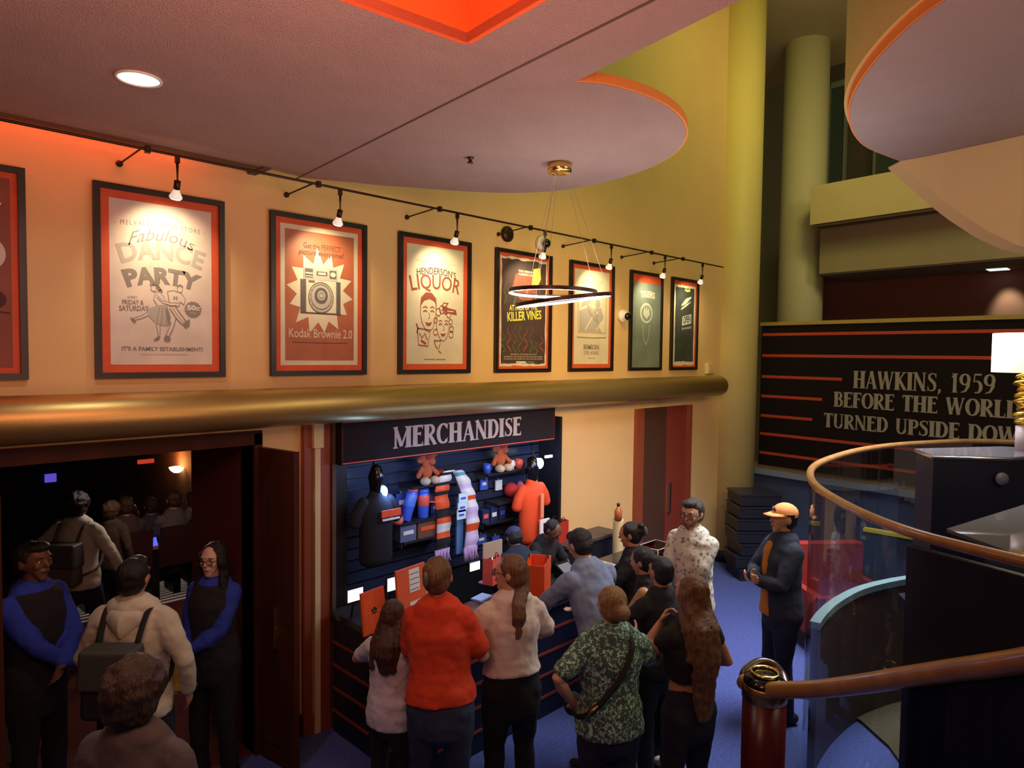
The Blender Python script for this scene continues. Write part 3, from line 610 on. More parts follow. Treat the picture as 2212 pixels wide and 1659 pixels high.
    s.text("IT'S A FAMILY ESTABLISHMENT!", 0.10,0.085,0.90,0.112,1,2, bold=0.035); s.text("PHONE 555 0150 FOR MORE INFORMATION", 0.28,0.058,0.74,0.067,1,2)
def d_camera(s, asp):
    s.rect(0,0,1,1,1,1); s.rect(0.055,0.035,0.945,0.965,0,2)
    s.text("Get the PERFECT", 0.28,0.845,0.76,0.885,3,3, bold=0.005, rise=-0.004); s.text("picture everytime!", 0.22,0.785,0.80,0.835,3,3, bold=0.005, shear=0.15)
    cxx, cyy = 0.50, 0.535; n = 14; r = random.Random(3); P_ = []
    for i in range(n*2):
        a = 2*PI*(i+0.5)/(2*n); rr = (0.43 if i % 2 else 0.30)*(1+r.uniform(-0.05, 0.06)); P_.append((cxx+rr*math.cos(a), cyy+rr*math.sin(a)/asp*1.15))
    s.L = 3; c = s.P(cxx, cyy); ring = [s.P(*p) for p in P_]; s.mb.slot(1).add([c]+ring, [(0, i+1, (i+1) % len(ring)+1) for i in range(len(ring))], False)
    s.rect(0.24,0.375,0.76,0.62,4,4); s.rect(0.24,0.375,0.76,0.38,3,5); s.rect(0.31,0.385,0.70,0.63,1,5); s.rect(0.28,0.62,0.72,0.715,2,6)
    s.rect(0.295,0.635,0.395,0.70,4,7); s.rect(0.30,0.662,0.39,0.672,1,8); s.rect(0.30,0.642,0.39,0.648,1,8)
    s.rect(0.44,0.655,0.58,0.685,4,7); s.rect(0.46,0.662,0.56,0.678,1,8); s.rect(0.61,0.64,0.70,0.70,4,7); s.disc(0.655,0.67,0.035,1,8,0.018)
    s.disc(0.50,0.495,0.16,2,6,0.16/asp*1.1); s.ring(0.50,0.495,0.16,0.008,4,7,0.16/asp*1.1); s.ring(0.50,0.50,0.13,0.006,4,7,0.13/asp*1.1); s.disc(0.50,0.51,0.085,4,8,0.085/asp*1.1); s.disc(0.50,0.51,0.052,2,9,0.052/asp*1.1); s.ring(0.50,0.51,0.03,0.006,4,10,0.03/asp*1.1)
    s.rect(0.34,0.60,0.42,0.615,4,6)
    for i in range(10): a = math.radians(150+i*24); s.rect(0.50+0.145*math.cos(a)-0.003, 0.50+0.145/asp*math.sin(a)-0.004, 0.50+0.145*math.cos(a)+0.004, 0.50+0.145/asp*math.sin(a)+0.004, 4, 8)
    s.text("Kodak Brownie 2.0", 0.10,0.20,0.92,0.265,1,3, bold=0.002); s.line([(0.14,0.165),(0.5,0.163),(0.86,0.165)],0.004,3,3)
def face_lines(s, man, ox, oy, k, slot):
    P = lambda *q: [(ox+a*k, oy+b*k*0.72) for a, b in q]
    s.line(P((-0.5,0.55),(-0.55,0.1),(-0.45,-0.35),(-0.2,-0.7),(0.05,-0.78),(0.3,-0.6),(0.48,-0.1),(0.5,0.45)), 0.008, slot, 3)
    s.line(P((-0.36,0.12),(-0.22,0.18),(-0.1,0.12)), 0.012, slot, 3); s.line(P((0.12,0.14),(0.26,0.2),(0.38,0.12)), 0.012, slot, 3)
    s.line(P((-0.38,0.3),(-0.22,0.36),(-0.08,0.3)), 0.009, slot, 3); s.line(P((0.12,0.32),(0.26,0.38),(0.4,0.3)), 0.009, slot, 3)
    s.line(P((0.02,0.1),(0.08,-0.14),(-0.02,-0.18)), 0.007, slot, 3); s.poly(P((-0.22,-0.34),(0.0,-0.38),(0.24,-0.32),(0.12,-0.5),(-0.1,-0.52)), slot, 3)
    if man: s.poly(P((-0.55,0.35),(-0.5,0.75),(-0.2,1.0),(0.2,1.0),(0.5,0.75),(0.55,0.35),(0.42,0.6),(0.1,0.72),(-0.3,0.62)), slot, 3.3)
    else:
        for a, b, r_ in ((-0.4,0.8,0.2),(-0.1,0.95,0.22),(0.2,0.92,0.2),(0.45,0.7,0.18),(-0.62,0.35,0.14),(0.62,0.3,0.14),(0.7,-0.1,0.16),(0.66,-0.4,0.18),(-0.62,-0.3,0.16)): s.ring(ox+a*k, oy+b*k*0.72, r_*k, 0.009, slot, 3.3, r_*k*0.72)
def d_liquor(s, asp):
    s.rect(0,0,1,1,0,1)
    s.text("PRICES THAT CAN'T BE BEAT!", 0.16,0.855,0.86,0.878,3,2, sp=1.25)
    s.text("HENDERSON'S", 0.16,0.74,0.86,0.80,2,2, bold=0.012, arc=0.025, shear=-0.05)
    s.text("LIQUOR", 0.06,0.585,0.94,0.735,1,2, bold=0.012, arc=0.03, fan=0.06)
    face_lines(s, True, 0.37, 0.42, 0.26, 1); face_lines(s, False, 0.63, 0.32, 0.22, 1)
    s.line([(0.18,0.30),(0.20,0.16),(0.36,0.15),(0.40,0.29),(0.18,0.30)], 0.012, 1, 3); s.line([(0.21,0.26),(0.26,0.22),(0.31,0.26),(0.35,0.2)], 0.012, 1, 3); s.line([(0.24,0.2),(0.33,0.17)], 0.02, 1, 3)
    s.line([(0.16,0.34),(0.19,0.30),(0.17,0.26)], 0.02, 1, 3)
    s.line([(0.47,0.20),(0.60,0.20),(0.56,0.15),(0.55,0.11),(0.60,0.095)], 0.012, 1, 3); s.line([(0.47,0.20),(0.50,0.15),(0.53,0.13)], 0.012, 1, 3)
    s.poly([(0.60,0.50),(0.86,0.475),(0.88,0.43),(0.66,0.445)], 1, 3); s.rect(0.70,0.455,0.82,0.463,0,4); s.line([(0.60,0.50),(0.64,0.53),(0.72,0.53),(0.60,0.46)], 0.012, 1, 3)
    s.text("HAWKINS, INDIANA", 0.30,0.03,0.68,0.045,2,2, bold=0.02)
def d_vines(s, asp):
    s.poly(jag(-0.03,-0.02,1.03,1.02),3,0.5); s.poly(jag(0,0.0,1,1.0),0,1)
    r = random.Random(5)
    s.poly([(0.22,0.72),(0.30,0.86),(0.55,0.90),(0.80,0.82),(0.78,0.70),(0.66,0.62),(0.40,0.62)],2,2); s.poly([(0.66,0.76),(0.70,0.93),(0.86,0.95),(0.88,0.84),(0.78,0.74)],1,2.2)
    for i in range(8):
        a = 0.04+i*0.125; top = r.uniform(0.22,0.40); n_ = 9; s.line([(a+0.045*math.sin(i+k_*1.3), 0.11+(top-0.11)*k_/n_) for k_ in range(n_+1)], [0.022*(1-k_/(n_+3)) for k_ in range(n_+1)], 2 if i % 3 == 1 else 4, 2)
    for i in range(5):
        a = 0.06+i*0.2; s.line([(a,0.57),(a+0.04,0.63),(a-0.02,0.70),(a+0.05,0.78),(a+0.02,0.85)], [0.030,0.022,0.02,0.014,0.004], 4, 2.5)
    s.text("THE TERROR IS", 0.36,0.885,0.74,0.905,3,3, bold=0.03); s.text("CLIMBING NEAR", 0.36,0.855,0.74,0.875,3,3, bold=0.03)
    s.text("ATTACK OF THE", 0.17,0.505,0.80,0.56,1,3, bold=0.02, rise=0.03, shear=-0.1); s.text("KILLER VINES", 0.12,0.40,0.90,0.49,1,3, bold=0.02, rise=0.045, shear=-0.1)
    for b, w in ((0.085,0.3),(0.062,0.44),(0.040,0.44)): s.text("STARRING THE VINES OF THE OLD MILL POND"[:int(w*90)], 0.5-w,b,0.5+w,b+0.012,3,3)
    s.rect(0.33,0.008,0.55,0.024,3,3); s.text("COMING SOON", 0.58,0.010,0.74,0.020,3,3)
def d_steel(s, asp):
    s.rect(0,0,1,1,0,1)
    s.text("BUILT TO LAST", 0.22,0.86,0.80,0.90,3,2, bold=0.01); s.rect(0.10,0.33,0.92,0.74,3,2); s.rect(0.12,0.342,0.90,0.728,0,2.2)
    s.poly([(0.14,0.345),(0.14,0.56),(0.34,0.60),(0.52,0.52),(0.66,0.42),(0.80,0.345)],2,3); s.line([(0.2,0.62),(0.4,0.68),(0.52,0.72)],[0.04,0.08,0.03],2,3); s.disc(0.66,0.65,0.07,2,3,0.045); s.poly([(0.56,0.60),(0.76,0.61),(0.84,0.50),(0.70,0.42),(0.58,0.48)],2,3.1)
    for i in range(9): s.line([(0.36+i*0.035,0.64-i*0.012),(0.40+i*0.035,0.55-i*0.018)], 0.010, 1, 4)
    s.line([(0.30,0.36),(0.50,0.50),(0.66,0.56)],0.02,0,4); s.line([(0.62,0.36),(0.74,0.44),(0.88,0.47)],0.02,0,4)
    s.line([(0.08,0.285),(0.5,0.28),(0.92,0.29)],0.010,1,3); s.text("BRIMBORN", 0.27,0.155,0.72,0.21,1,3, bold=0.02); s.text("STEEL WORKS", 0.28,0.10,0.71,0.14,1,3); s.text("SINCE 1948", 0.40,0.055,0.60,0.07,1,3)
def d_tigers(s, asp):
    s.rect(-0.12,-0.05,1.12,0.955,0,1); s.text("TIGERS", 0.24,0.775,0.84,0.855,1,2, bold=0.035, arc=0.01)
    s.disc(0.5,0.60,0.26,2,2,0.12); s.disc(0.5,0.60,0.20,0,3,0.095); s.poly([(0.36,0.58),(0.40,0.68),(0.46,0.62),(0.5,0.70),(0.54,0.62),(0.60,0.68),(0.64,0.58),(0.5,0.53)],2,4)
    s.line([(0.36,0.46),(0.40,0.30),(0.5,0.22),(0.60,0.30),(0.64,0.46)],0.015,2,2)
def d_open(s, asp):
    s.poly(jag(-0.06,-0.03,1.04,1.0),3,0.5); s.poly(jag(0.02,0.02,0.98,0.97),0,1)
    s.line([(0.32,0.74),(0.55,0.80),(0.82,0.86)],[0.02,0.07,0.02],1,2); s.line([(0.30,0.69),(0.55,0.745),(0.80,0.80)],[0.02,0.03,0.01],1,2); s.poly([(0.36,0.48),(0.84,0.52),(0.84,0.64),(0.38,0.60)],1,2)
    s.text("OPEN", 0.42,0.505,0.80,0.60,0,3, bold=0.03, rise=0.03); s.text("24 HOURS", 0.36,0.425,0.86,0.455,1,2, bold=0.02, rise=0.03); s.line([(0.48,0.95),(0.6,0.935),(0.75,0.945)],0.03,2,2)
def d_left(s, asp):
    s.rect(0,0,1,1,0,1); s.disc(0.78,0.60,0.16,1,2,0.08); s.disc(0.80,0.36,0.14,2,2,0.05); s.text("RADIO NIGHT", 0.1,0.80,0.9,0.87,1,2, bold=0.02); s.line([(0.7,0.30),(0.98,0.29)],0.01,2,2)
DKRED = mat('dark_red_print', (0.24, 0.05, 0.03), 0.6, noise=0.3, nscale=5)
u_l = wu(62)-0.80
t = poster(-215, 62, 'red poster cut off by the left edge, with only its right part in view', d_left, [DKRED, PAPER, DKINK], 0.07)
poster(207, 487, 'grey drug store poster for a dance party with two swing dancers', d_dance, [PAPER, INK, INKL])
poster(586, 792, 'orange poster of an old box camera on a pale star burst', d_camera, [RED1, PAPER2, mat('camera_print_grey', (0.40,0.36,0.33), 0.6), DKINK, mat('camera_print_dark', (0.10,0.09,0.09), 0.6)], 0.078)
poster(862, 1016, 'pale liquor store poster with two smiling drawn faces', d_liquor, [PAPER2, REDINK, DKINK, TANI])
poster(1070, 1190, 'dark film poster with slanted yellow title about killer vines', d_vines, [SLATE, YELI, REDINK, PAPER2, mat('vine_green', (0.07,0.11,0.05),0.6)])
poster(1230, 1324, 'cream steel works poster with a drawing of workers', d_steel, [PAPER2, INK, INKL, TANI], 0.08)
poster(1360, 1429, 'grey-green poster with pale round emblem, right of the black-eyed wall camera', d_tigers, [GRNP, PAPER2, GRNL])
poster(1449, 1506, 'dark torn poster with an open sign, last of the row beside the yellow column', d_open, [mat('dark_teal_print', (0.05,0.06,0.055), 0.4, noise=0.4, nscale=4), GRNL, YELI, PAPER2], 0.09)

# ---------------------------------------------------------------- track with spot lamps
YT, ZT = 4.36, 4.115
t = thing('lamp_track', 'thin dark lamp track hung in front of the poster wall', 'lamp track', (2, YT, ZT))
m = MB(); u_t1 = at_wall(1562, 578, YT).x; m.tube([(-2, YT, ZT), (2, YT, ZT), (u_t1, YT, ZT)], 0.009, 8); m.build('rail', IRON, t)
for i, x in enumerate((320, 688, 950, 1147, 1285, 1410, 1478)):
    u = at_wall(x, 450, YT).x; m = MB()
    m.tube([(u, YT, ZT), (u-0.02, YT+0.02, ZT+0.01), (u-0.04, YW-0.01, ZT-0.02)], 0.006, 6); m.lathe([(0.0,0),(0.02,0.0),(0.02,0.014),(0.008,0.03)], (u-0.04, YW, ZT-0.02), (0,-1,0), 12)
    m.box((u-0.014, YT-0.014, ZT-0.02), (u+0.014, YT+0.014, ZT+0.022)); m.build('wall_bracket', IRON, t)
m = MB(); uf = at_wall(1097, 485, YW-0.02).x; m.lathe([(0.0,0),(0.075,0.0),(0.075,0.03),(0.05,0.045)], (uf, YW, 4.11), (0,-1,0), 24); m.build('power_canopy', IRON, t)
spots = [(383, 345), (735, 403), (988, 455), (1178, 494), (1321, 525), (1437, 548), (1518, 568)]
tgt_x = [(207,487),(586,792),(862,1016),(1070,1190),(1230,1324),(1360,1429),(1449,1506)]
whr = ['dance party', 'box camera', 'liquor store', 'killer vines', 'steel works', 'grey-green emblem', 'torn open-sign']
BULB = emat('lit_bulb_glass', (1.0, 0.93, 0.80), 5.0)
for i, (x, y) in enumerate(spots):
    u = at_wall(x, y, YT).x
    t = thing('track_spotlight', 'small dark spot lamp with clear lit bulb above the %s poster' % whr[i], 'spotlight', (u, YT, ZT), 'spot lamps on the track')
    m = MB(); m.box((u-0.012, YT-0.012, ZT-0.045), (u+0.012, YT+0.012, ZT-0.008)); m.tube([(u, YT, ZT-0.03), (u, YT, ZT-0.15)], [0.010, 0.004], 8); m.build('stem', IRON, t)
    uc = (at_wall(tgt_x[i][0], 700, YW).x+at_wall(tgt_x[i][1], 700, YW).x)/2
    tg = Vector((uc, YW, 3.76)); p = Vector((u, YT, ZT-0.15)); d = (tg-p).normalized(); dl = (d+Vector((0,0,-1.1))).normalized()
    m = MB(); m.lathe([(0.0,0),(0.019,0.0),(0.019,0.05),(0.014,0.055)], p, dl, 12); m.build('socket', IRON, t)
    m = MB(); m.lathe([(0.015,0.05),(0.022,0.07),(0.036,0.095),(0.038,0.105)], p, dl, 16); m.build('reflector', mat('frosted_bulb', (0.85,0.82,0.76), 0.25, emit=(1.0,0.9,0.75), estr=0.5), t)
    m = MB(); m.lathe([(0.0,0.104),(0.034,0.106),(0.030,0.112),(0.0,0.114)], p, dl, 16); m.build('bulb', BULB, t)
    l = spotl('bulb_light', p+dl*0.13, tg-Vector((0,0,0.2)), 27, (1.0, 0.80, 0.45), 105, 1.0, 0.02); lamp_child(l, t)

# security cameras, wall box, ceiling things
def seccam(x, y, label, eye):
    p = at_wall(x, y, YW); t = thing('security_camera', label, 'security camera', tuple(p))
    m = MB(); m.lathe([(0,0),(0.075,0.0),(0.078,0.05),(0.066,0.06)], p, (0,-1,0), 24); m.build('housing', WHITEP, t)
    m = MB(); q = p+Vector((0,-0.06,0)); m.ell(q+Vector((-0.0,-0.01,0)), (0.06,0.06,0.058)); m.build('body', WHITEP, t)
    d = Vector(eye).normalized(); m = MB(); m.lathe([(0.0,0.02),(0.044,0.02),(0.044,0.062),(0.03,0.078),(0.0,0.082)], q, d, 20); m.build('lens_dome', BLACKG, t)
seccam(1166, 527, 'white dome camera on the wall, half behind the spot lamp of the killer vines poster', (-0.4,-1,-0.15))
seccam(1341, 683, 'white round security camera with black eye between two posters', (-0.3,-1,-0.1))
p = at_wall(1531, 796, YW); m = MB(); m.box((p.x-0.10, YW-0.05, p.z-0.07), (p.x+0.10, YW, p.z+0.07)); m.slot(1).box((p.x-0.08, YW-0.054, p.z-0.05), (p.x+0.08, YW-0.05, p.z+0.05))
solo('junction_box', m, [CREAM, WALL], 'small cream wall box standing above the end of the bronze tube', 'wall box', (p.x, YW, p.z))
p = at_z(1016, 340, ZC); m = MB(); m.lathe([(0.0,0),(0.024,0.0),(0.024,-0.006),(0.012,-0.01),(0.012,-0.03),(0.02,-0.032),(0.02,-0.036),(0,-0.036)], p, (0,0,1), 16); solo('sprinkler_head', m, IRON, 'small dark sprinkler head under the round ceiling lobe', 'sprinkler', tuple(p))
def downlight(p, r, label, s, col=(0.86, 1.0, 0.95), e=0):
    t = thing('recessed_downlight', label, 'ceiling light', tuple(p))
    m = MB(); n = 32
    m.lathe([(r, -0.001), (r*1.12, -0.001), (r*1.12, -0.01), (r, -0.01), (r, -0.001)], p, (0,0,1), 32, cap=False); m.build('trim_ring', WHITEP, t)
    m = MB(); m.lathe([(0, -0.002), (r, -0.002), (r, -0.005), (0, -0.005)], p, (0,0,1), 32); m.build('diffuser', emat('lit_diffuser', col, s), t)
    if e: lamp_child(area('diffuser_light', p+Vector((0,0,-0.03)), p+Vector((0,0,-1)), r, r, e, (1.0,0.95,0.88), 140), t)
downlight(at_z(300, 168, ZC), 0.088, 'round lit downlight in the mauve ceiling near the left', 1.0, e=6)
p = at_z(2156, 583, zb2-0.03); t = thing('recessed_downlight', 'square lit downlight over the landing, behind the striped sign board', 'ceiling light', tuple(p))
m = MB(); m.box((p.x-0.12, p.y-0.12, p.z), (p.x+0.12, p.y+0.12, p.z+0.012)); m.build('diffuser', emat('lit_diffuser_b', (0.9,1.0,0.95), 1.0), t)
wq = at_board(2175, 655, 11.6); lamp_child(spotl('diffuser_light', p+Vector((0,0,-0.05)), wq, 45, (0.75,0.95,0.60), 60, 0.8, 0.05), t)

# ring pendant
c = at_z(1209, 353, ZC); t = thing('ring_pendant', 'pendant of two thin lit rings hung on wires from a brass canopy', 'pendant lamp', tuple(c))
m = MB(); m.lathe([(0.0,0),(0.078,0.0),(0.080,-0.055),(0.070,-0.062),(0,-0.062)], c, (0,0,1), 32); m.build('canopy', BRASS, t)
LED = emat('led_strip', (1.0, 0.92, 0.86), 9.0)
def ringlamp(cen, R, nrm, w=0.024):
    nrm = Vector(nrm).normalized(); a = nrm.orthogonal().normalized(); b = nrm.cross(a); cen = Vector(cen); n = 72; m = MB(); m2 = MB()
    def rg(mb, r0, r1, h0, h1):
        V_ = []
        for k_ in range(n):
            d = a*math.cos(2*PI*k_/n)+b*math.sin(2*PI*k_/n)
            for r_, h_ in ((r0,h0),(r1,h0),(r1,h1),(r0,h1)): V_.append(cen+d*r_+nrm*h_)
        f = []
        for k_ in range(n):
            j = (k_+1) % n
            for q in range(4): f.append((4*k_+q, 4*k_+(q+1) % 4, 4*j+(q+1) % 4, 4*j+q))
        mb.add(V_, f, False)
    rg(m, R-0.002, R+0.006, -w/2, w/2); rg(m2, R-0.008, R-0.0025, -w/2-0.001, w/2-0.010)
    r_ = m.build('ring', IRON, t); m2.build('led_strip', LED, r_); return [cen+(a*math.cos(q)+b*math.sin(q))*R for q in (0.6, 2.7, 4.8)]
ce = at_depth(1193, 631, 4.47); ce2 = at_depth(1216, 648, 4.47)
w1 = ringlamp(ce, 0.285, (0.02, 0.0, 1)); w2 = ringlamp(ce2, 0.31, tuple(Vector((0,0,1))-RH*0.13-FH*0.03))
m = MB()
for q in w1+w2: m.tube([c+Vector((0,0,-0.05))+(Vector((q.x,q.y,0))-Vector((c.x,c.y,0)))*0.15, q], 0.0012, 5)
m.build('wires', STEEL, t); lamp_child(pointl('ring_light', ce, 9, (1.0,0.88,0.74), 0.28), t)
# ================================================================ SIGNS AND STORE
SGB = mat('sign_black', (0.014, 0.008, 0.008), 0.8, spec=0.2); SGR = mat('sign_orange_red', (0.62, 0.07, 0.025), 0.5); SGL = mat('sign_letters', (0.40, 0.32, 0.27), 0.6)
# MERCHANDISE header
YS = 4.60
a = at_wall(737, 925, YS); b = at_wall(1198, 962, YS); zt_ = at_wall(1198, 884, YS).z; zb_ = at_wall(737, 1006, YS).z
t = thing('merchandise_sign', 'long black sign board reading MERCHANDISE over the store counter', 'sign', (a.x, YS, zb_))
w, h = b.x-a.x, zt_-zb_+0.03
m = MB(); m.box((a.x, YS, zb_), (b.x, YW, zb_+h)); m.build('board', SGB, t)
sh = Sheet((a.x, YS-0.001, zb_), (1,0,0), (0,-1,0)); q = 0.012; sh.line([(q,q),(w-q,q),(w-q,h-q),(q,h-q)], 0.009, 0, 1, True); sh.build('border', [SGR], t)
x0 = at_wall(848, 950, YS).x-a.x; x1 = at_wall(1126, 950, YS).x-a.x; sh = Sheet((a.x, YS-0.002, zb_), (1,0,0), (0,-1,0))
display_text(sh, 'MERCHANDISE', x0, 0.088, 0.175, x1-x0, 0, 1); sh.build('lettering', [SGL], t)
# store recess
m = MB(); m.box((U_B0, 4.98, 0), (U_B1, 5.05, 2.5)); struct('wall_store_back', m, BLACK)
m = MB(); m.box((U_B0-0.0, YW-0.03, 0), (U_B0+0.14, 5.0, 2.42)).box((U_B1-0.02, YW-0.10, 0), (U_B1+0.02, 5.0, 2.30)); struct('trim_%d' % k, m, BLACK); k += 1
t = thing('slat_wall', 'black slatted display wall at the back of the store', 'display wall', (U_B0, 4.95, 0.2))
SLAT = mat('slat_black', (0.022, 0.03, 0.06), 0.25)
m = MB(); z = 0.9
while z < 2.2: m.box((U_B0+0.14, 4.945, z), (U_B1-0.02, 4.98, z+0.085)); z += 0.1
m.build('slats', SLAT, t)
PLT = mat('store_shelf', (0.02, 0.02, 0.025), 0.3)
def SP(x, y, Y=4.75): return at_wall(x, y, Y)
def shelf(xa, xb, y, lab, Y=4.84, d=0.2):
    a, b = SP(xa, y, Y), SP(xb, y, Y); z = (a.z) ; t = thing('display_shelf', lab, 'shelf', (a.x, 4.94, z))
    m = MB(); m.box((a.x, 4.945-d, z-0.02), (b.x, 4.945, z)); m.build('board', PLT, t)
    m = MB(); m.box((a.x+0.02, 4.945-d*0.7, z-0.07), (a.x+0.03, 4.945, z-0.02)); m.build('bracket', STEEL, t)
    m = MB(); m.box((b.x-0.03, 4.945-d*0.7, z-0.07), (b.x-0.02, 4.945, z-0.02)); m.build('bracket', STEEL, t); return z
zs1 = shelf(855, 975, 1128, 'black store shelf carrying the blue tumblers')
zs2 = shelf(876, 985, 1050, 'black store shelf carrying the large plush toy')
zs3 = shelf(1040, 1145, 1022, 'black store shelf carrying the small plush toy and mugs')
zs4 = shelf(1060, 1140, 1085, 'black store shelf under the pink cap')
BLUEC = mat('cobalt_plastic', (0.05, 0.12, 0.62), 0.3); CORAL = mat('coral_print', (0.80, 0.12, 0.08), 0.4); ORG = mat('orange_print', (0.80, 0.10, 0.02), 0.55, noise=0.15, nscale=10)
ORG2 = mat('orange_fabric', (0.78, 0.075, 0.012), 0.85, noise=0.12, nscale=8); CRM = mat('plush_cream', (0.62, 0.50, 0.34), 0.95, bump=0.5, bscale=200); PLO = mat('plush_orange', (0.62, 0.15, 0.05), 0.95, bump=0.6, bscale=180, noise=0.3, nscale=30)
WHT = mat('white_print', (0.75, 0.74, 0.72), 0.6); LIL = mat('lilac_fringe', (0.50, 0.32, 0.58), 0.9, noise=0.3, nscale=40); BLKF = mat('black_fabric', (0.012, 0.012, 0.014), 0.9)
def tumbler(x, lab, c_lab, h=0.23, r=0.045, Y=4.82, zz=None, tilt=0.0):
    p = SP(x, 1100, Y); z = zs1 if zz is None else zz; t = thing('tumbler', lab, 'tumbler', (p.x, Y, z), 'tumblers on the store shelf')
    ax = Vector((tilt, 0, 1)).normalized(); q = Vector((p.x, Y, z))
    m = MB(); m.lathe([(0,0),(r*0.8,0),(r*0.85,0.01),(r,h*0.5),(r,h*0.85),(r*0.9,h*0.88)], q, ax, 20); m.build('cup', BLUEC, t)
    m = MB(); m.lathe([(r*0.95,h*0.87),(r*0.97,h*0.9),(r*0.9,h),(0,h)], q, ax, 20); m.build('lid', CORAL if tilt else BLUEC, t)
    m = MB(); m.lathe([(r*0.995,h*0.42),(r*1.03,h*0.43),(r*1.03,h*0.78),(r*1.0,h*0.79)], q, ax, 20); m.build('sleeve_print', c_lab, t)
tumbler(876, 'tall blue tumbler with coral lid, leaning on the store shelf', mat('cobalt_print',(0.10,0.22,0.7),0.4), 0.30, 0.05, tilt=0.3)
tumbler(914, 'blue tumbler with a coral label, in the middle of the store shelf', CORAL, 0.26, 0.055)
p = SP(864, 1110, 4.74); m = MB(); m.lathe([(0,0),(0.045,0),(0.055,0.03),(0.045,0.07),(0,0.075)], (p.x, 4.78, zs1), (0,0,1), 20); solo('round_badge_tin', m, mat('coral_tin', (0.85,0.20,0.14), 0.3), 'small round coral tin in front of the leaning tumbler', 'tin', (p.x,4.78,zs1))
p = SP(936, 1110, 4.8); t = thing('baseball_cap', 'dark cap with coral stripe lying on the shelf beside the labelled tumbler', 'cap', (p.x, 4.8, zs1+0.10))
m = MB(); m.ell((p.x, 4.84, zs1+0.16), (0.08, 0.08, 0.06)); m.build('crown', mat('navy_cap', (0.03,0.04,0.10), 0.8), t); m = MB(); m.ell((p.x, 4.77, zs1+0.14), (0.07, 0.06, 0.012)); m.build('brim', CORAL, t)
p = SP(1112, 1060, 4.82); t = thing('baseball_cap', 'pink-fronted cap hanging beside the orange jersey', 'cap', (p.x, 4.82, p.z))
m = MB(); m.ell(p+Vector((0.0,0.05,0)), (0.075, 0.08, 0.075)); m.build('crown', mat('red_cap', (0.55,0.03,0.03), 0.8), t); m = MB(); m.ell(p+Vector((0.06,-0.02,0.02)), (0.02, 0.05, 0.075)); m.build('brim', mat('pink_cap', (0.85,0.25,0.35), 0.7), t)
# plush toys: a many-petalled flower doll with round cream feet
def plush(c, s, lab):
    t = thing('plush_toy', lab, 'plush toy', tuple(c)); c = Vector(c)
    m = MB(); m.ell(c+Vector((0,0,0.11))*s, Vector((0.055,0.045,0.07))*s); m.build('body', PLO, t)
    m = MB()
    for i in range(6):
        a = i*PI/3+0.3; m.ell(c+Vector((math.cos(a)*0.062, -0.01, 0.235+math.sin(a)*0.055))*s, Vector((0.05,0.026,0.034))*s, Matrix.Rotation(-a, 3, 'Y'))
    m.build('petals', PLO, t); m = MB(); m.ell(c+Vector((0,-0.03,0.235))*s, Vector((0.03,0.02,0.03))*s); m.build('face', mat('plush_red', (0.5,0.03,0.02), 0.9), t)
    for sx in (-1, 1):
        m = MB(); m.ell(c+Vector((sx*0.05,-0.05,0.035))*s, Vector((0.042,0.05,0.036))*s); m.build('foot', CRM, t)
        m = MB(); m.chain([(c+Vector((sx*0.05,0,0.14))*s, 0.018*s, 0.018*s), (c+Vector((sx*0.10,-0.02,0.08))*s, 0.022*s, 0.022*s)]); m.build('arm', PLO, t)
p = SP(921, 1045, 4.80); plush((p.x, 4.80, zs2), 1.05, 'large orange petal-headed plush toy with cream feet on the left store shelf')
p = SP(1080, 1020, 4.80); plush((p.x, 4.80, zs3), 1.1, 'orange petal-headed plush toy on the right store shelf under the sign')
m = MB(); p = SP(955, 1045, 4.8); m.box((p.x-0.05,4.78,zs2),(p.x+0.05,4.86,zs2+0.10)); m.slot(1).box((p.x-0.04,4.778,zs2+0.02),(p.x+0.04,4.78,zs2+0.04)); solo('gift_box', m, [ORG, BLKF], 'small orange box standing beside the large plush toy', 'box', (p.x,4.8,zs2))
for i, (x, c, lab) in enumerate(((1052, BLUEC, 'blue mug on the right store shelf, left of the small plush'), (1103, WHT, 'white patterned mug on the right store shelf, next to the plush'), (1120, CORAL, 'coral mug on the right store shelf, beside the mannequin'))):
    p = SP(x, 1015, 4.82); t = thing('mug', lab, 'mug', (p.x,4.82,zs3), 'mugs on the store shelf'); m = MB(); m.lathe([(0,0),(0.036,0),(0.038,0.09),(0.034,0.09),(0.032,0.01),(0,0.01)], (p.x,4.82,zs3), (0,0,1), 20); m.build('cup', c, t)
    m = MB(); m.tube([(p.x+0.036,4.82,zs3+0.02),(p.x+0.06,4.82,zs3+0.03),(p.x+0.06,4.82,zs3+0.065),(p.x+0.036,4.82,zs3+0.075)], 0.006, 6); m.build('handle', c, t)
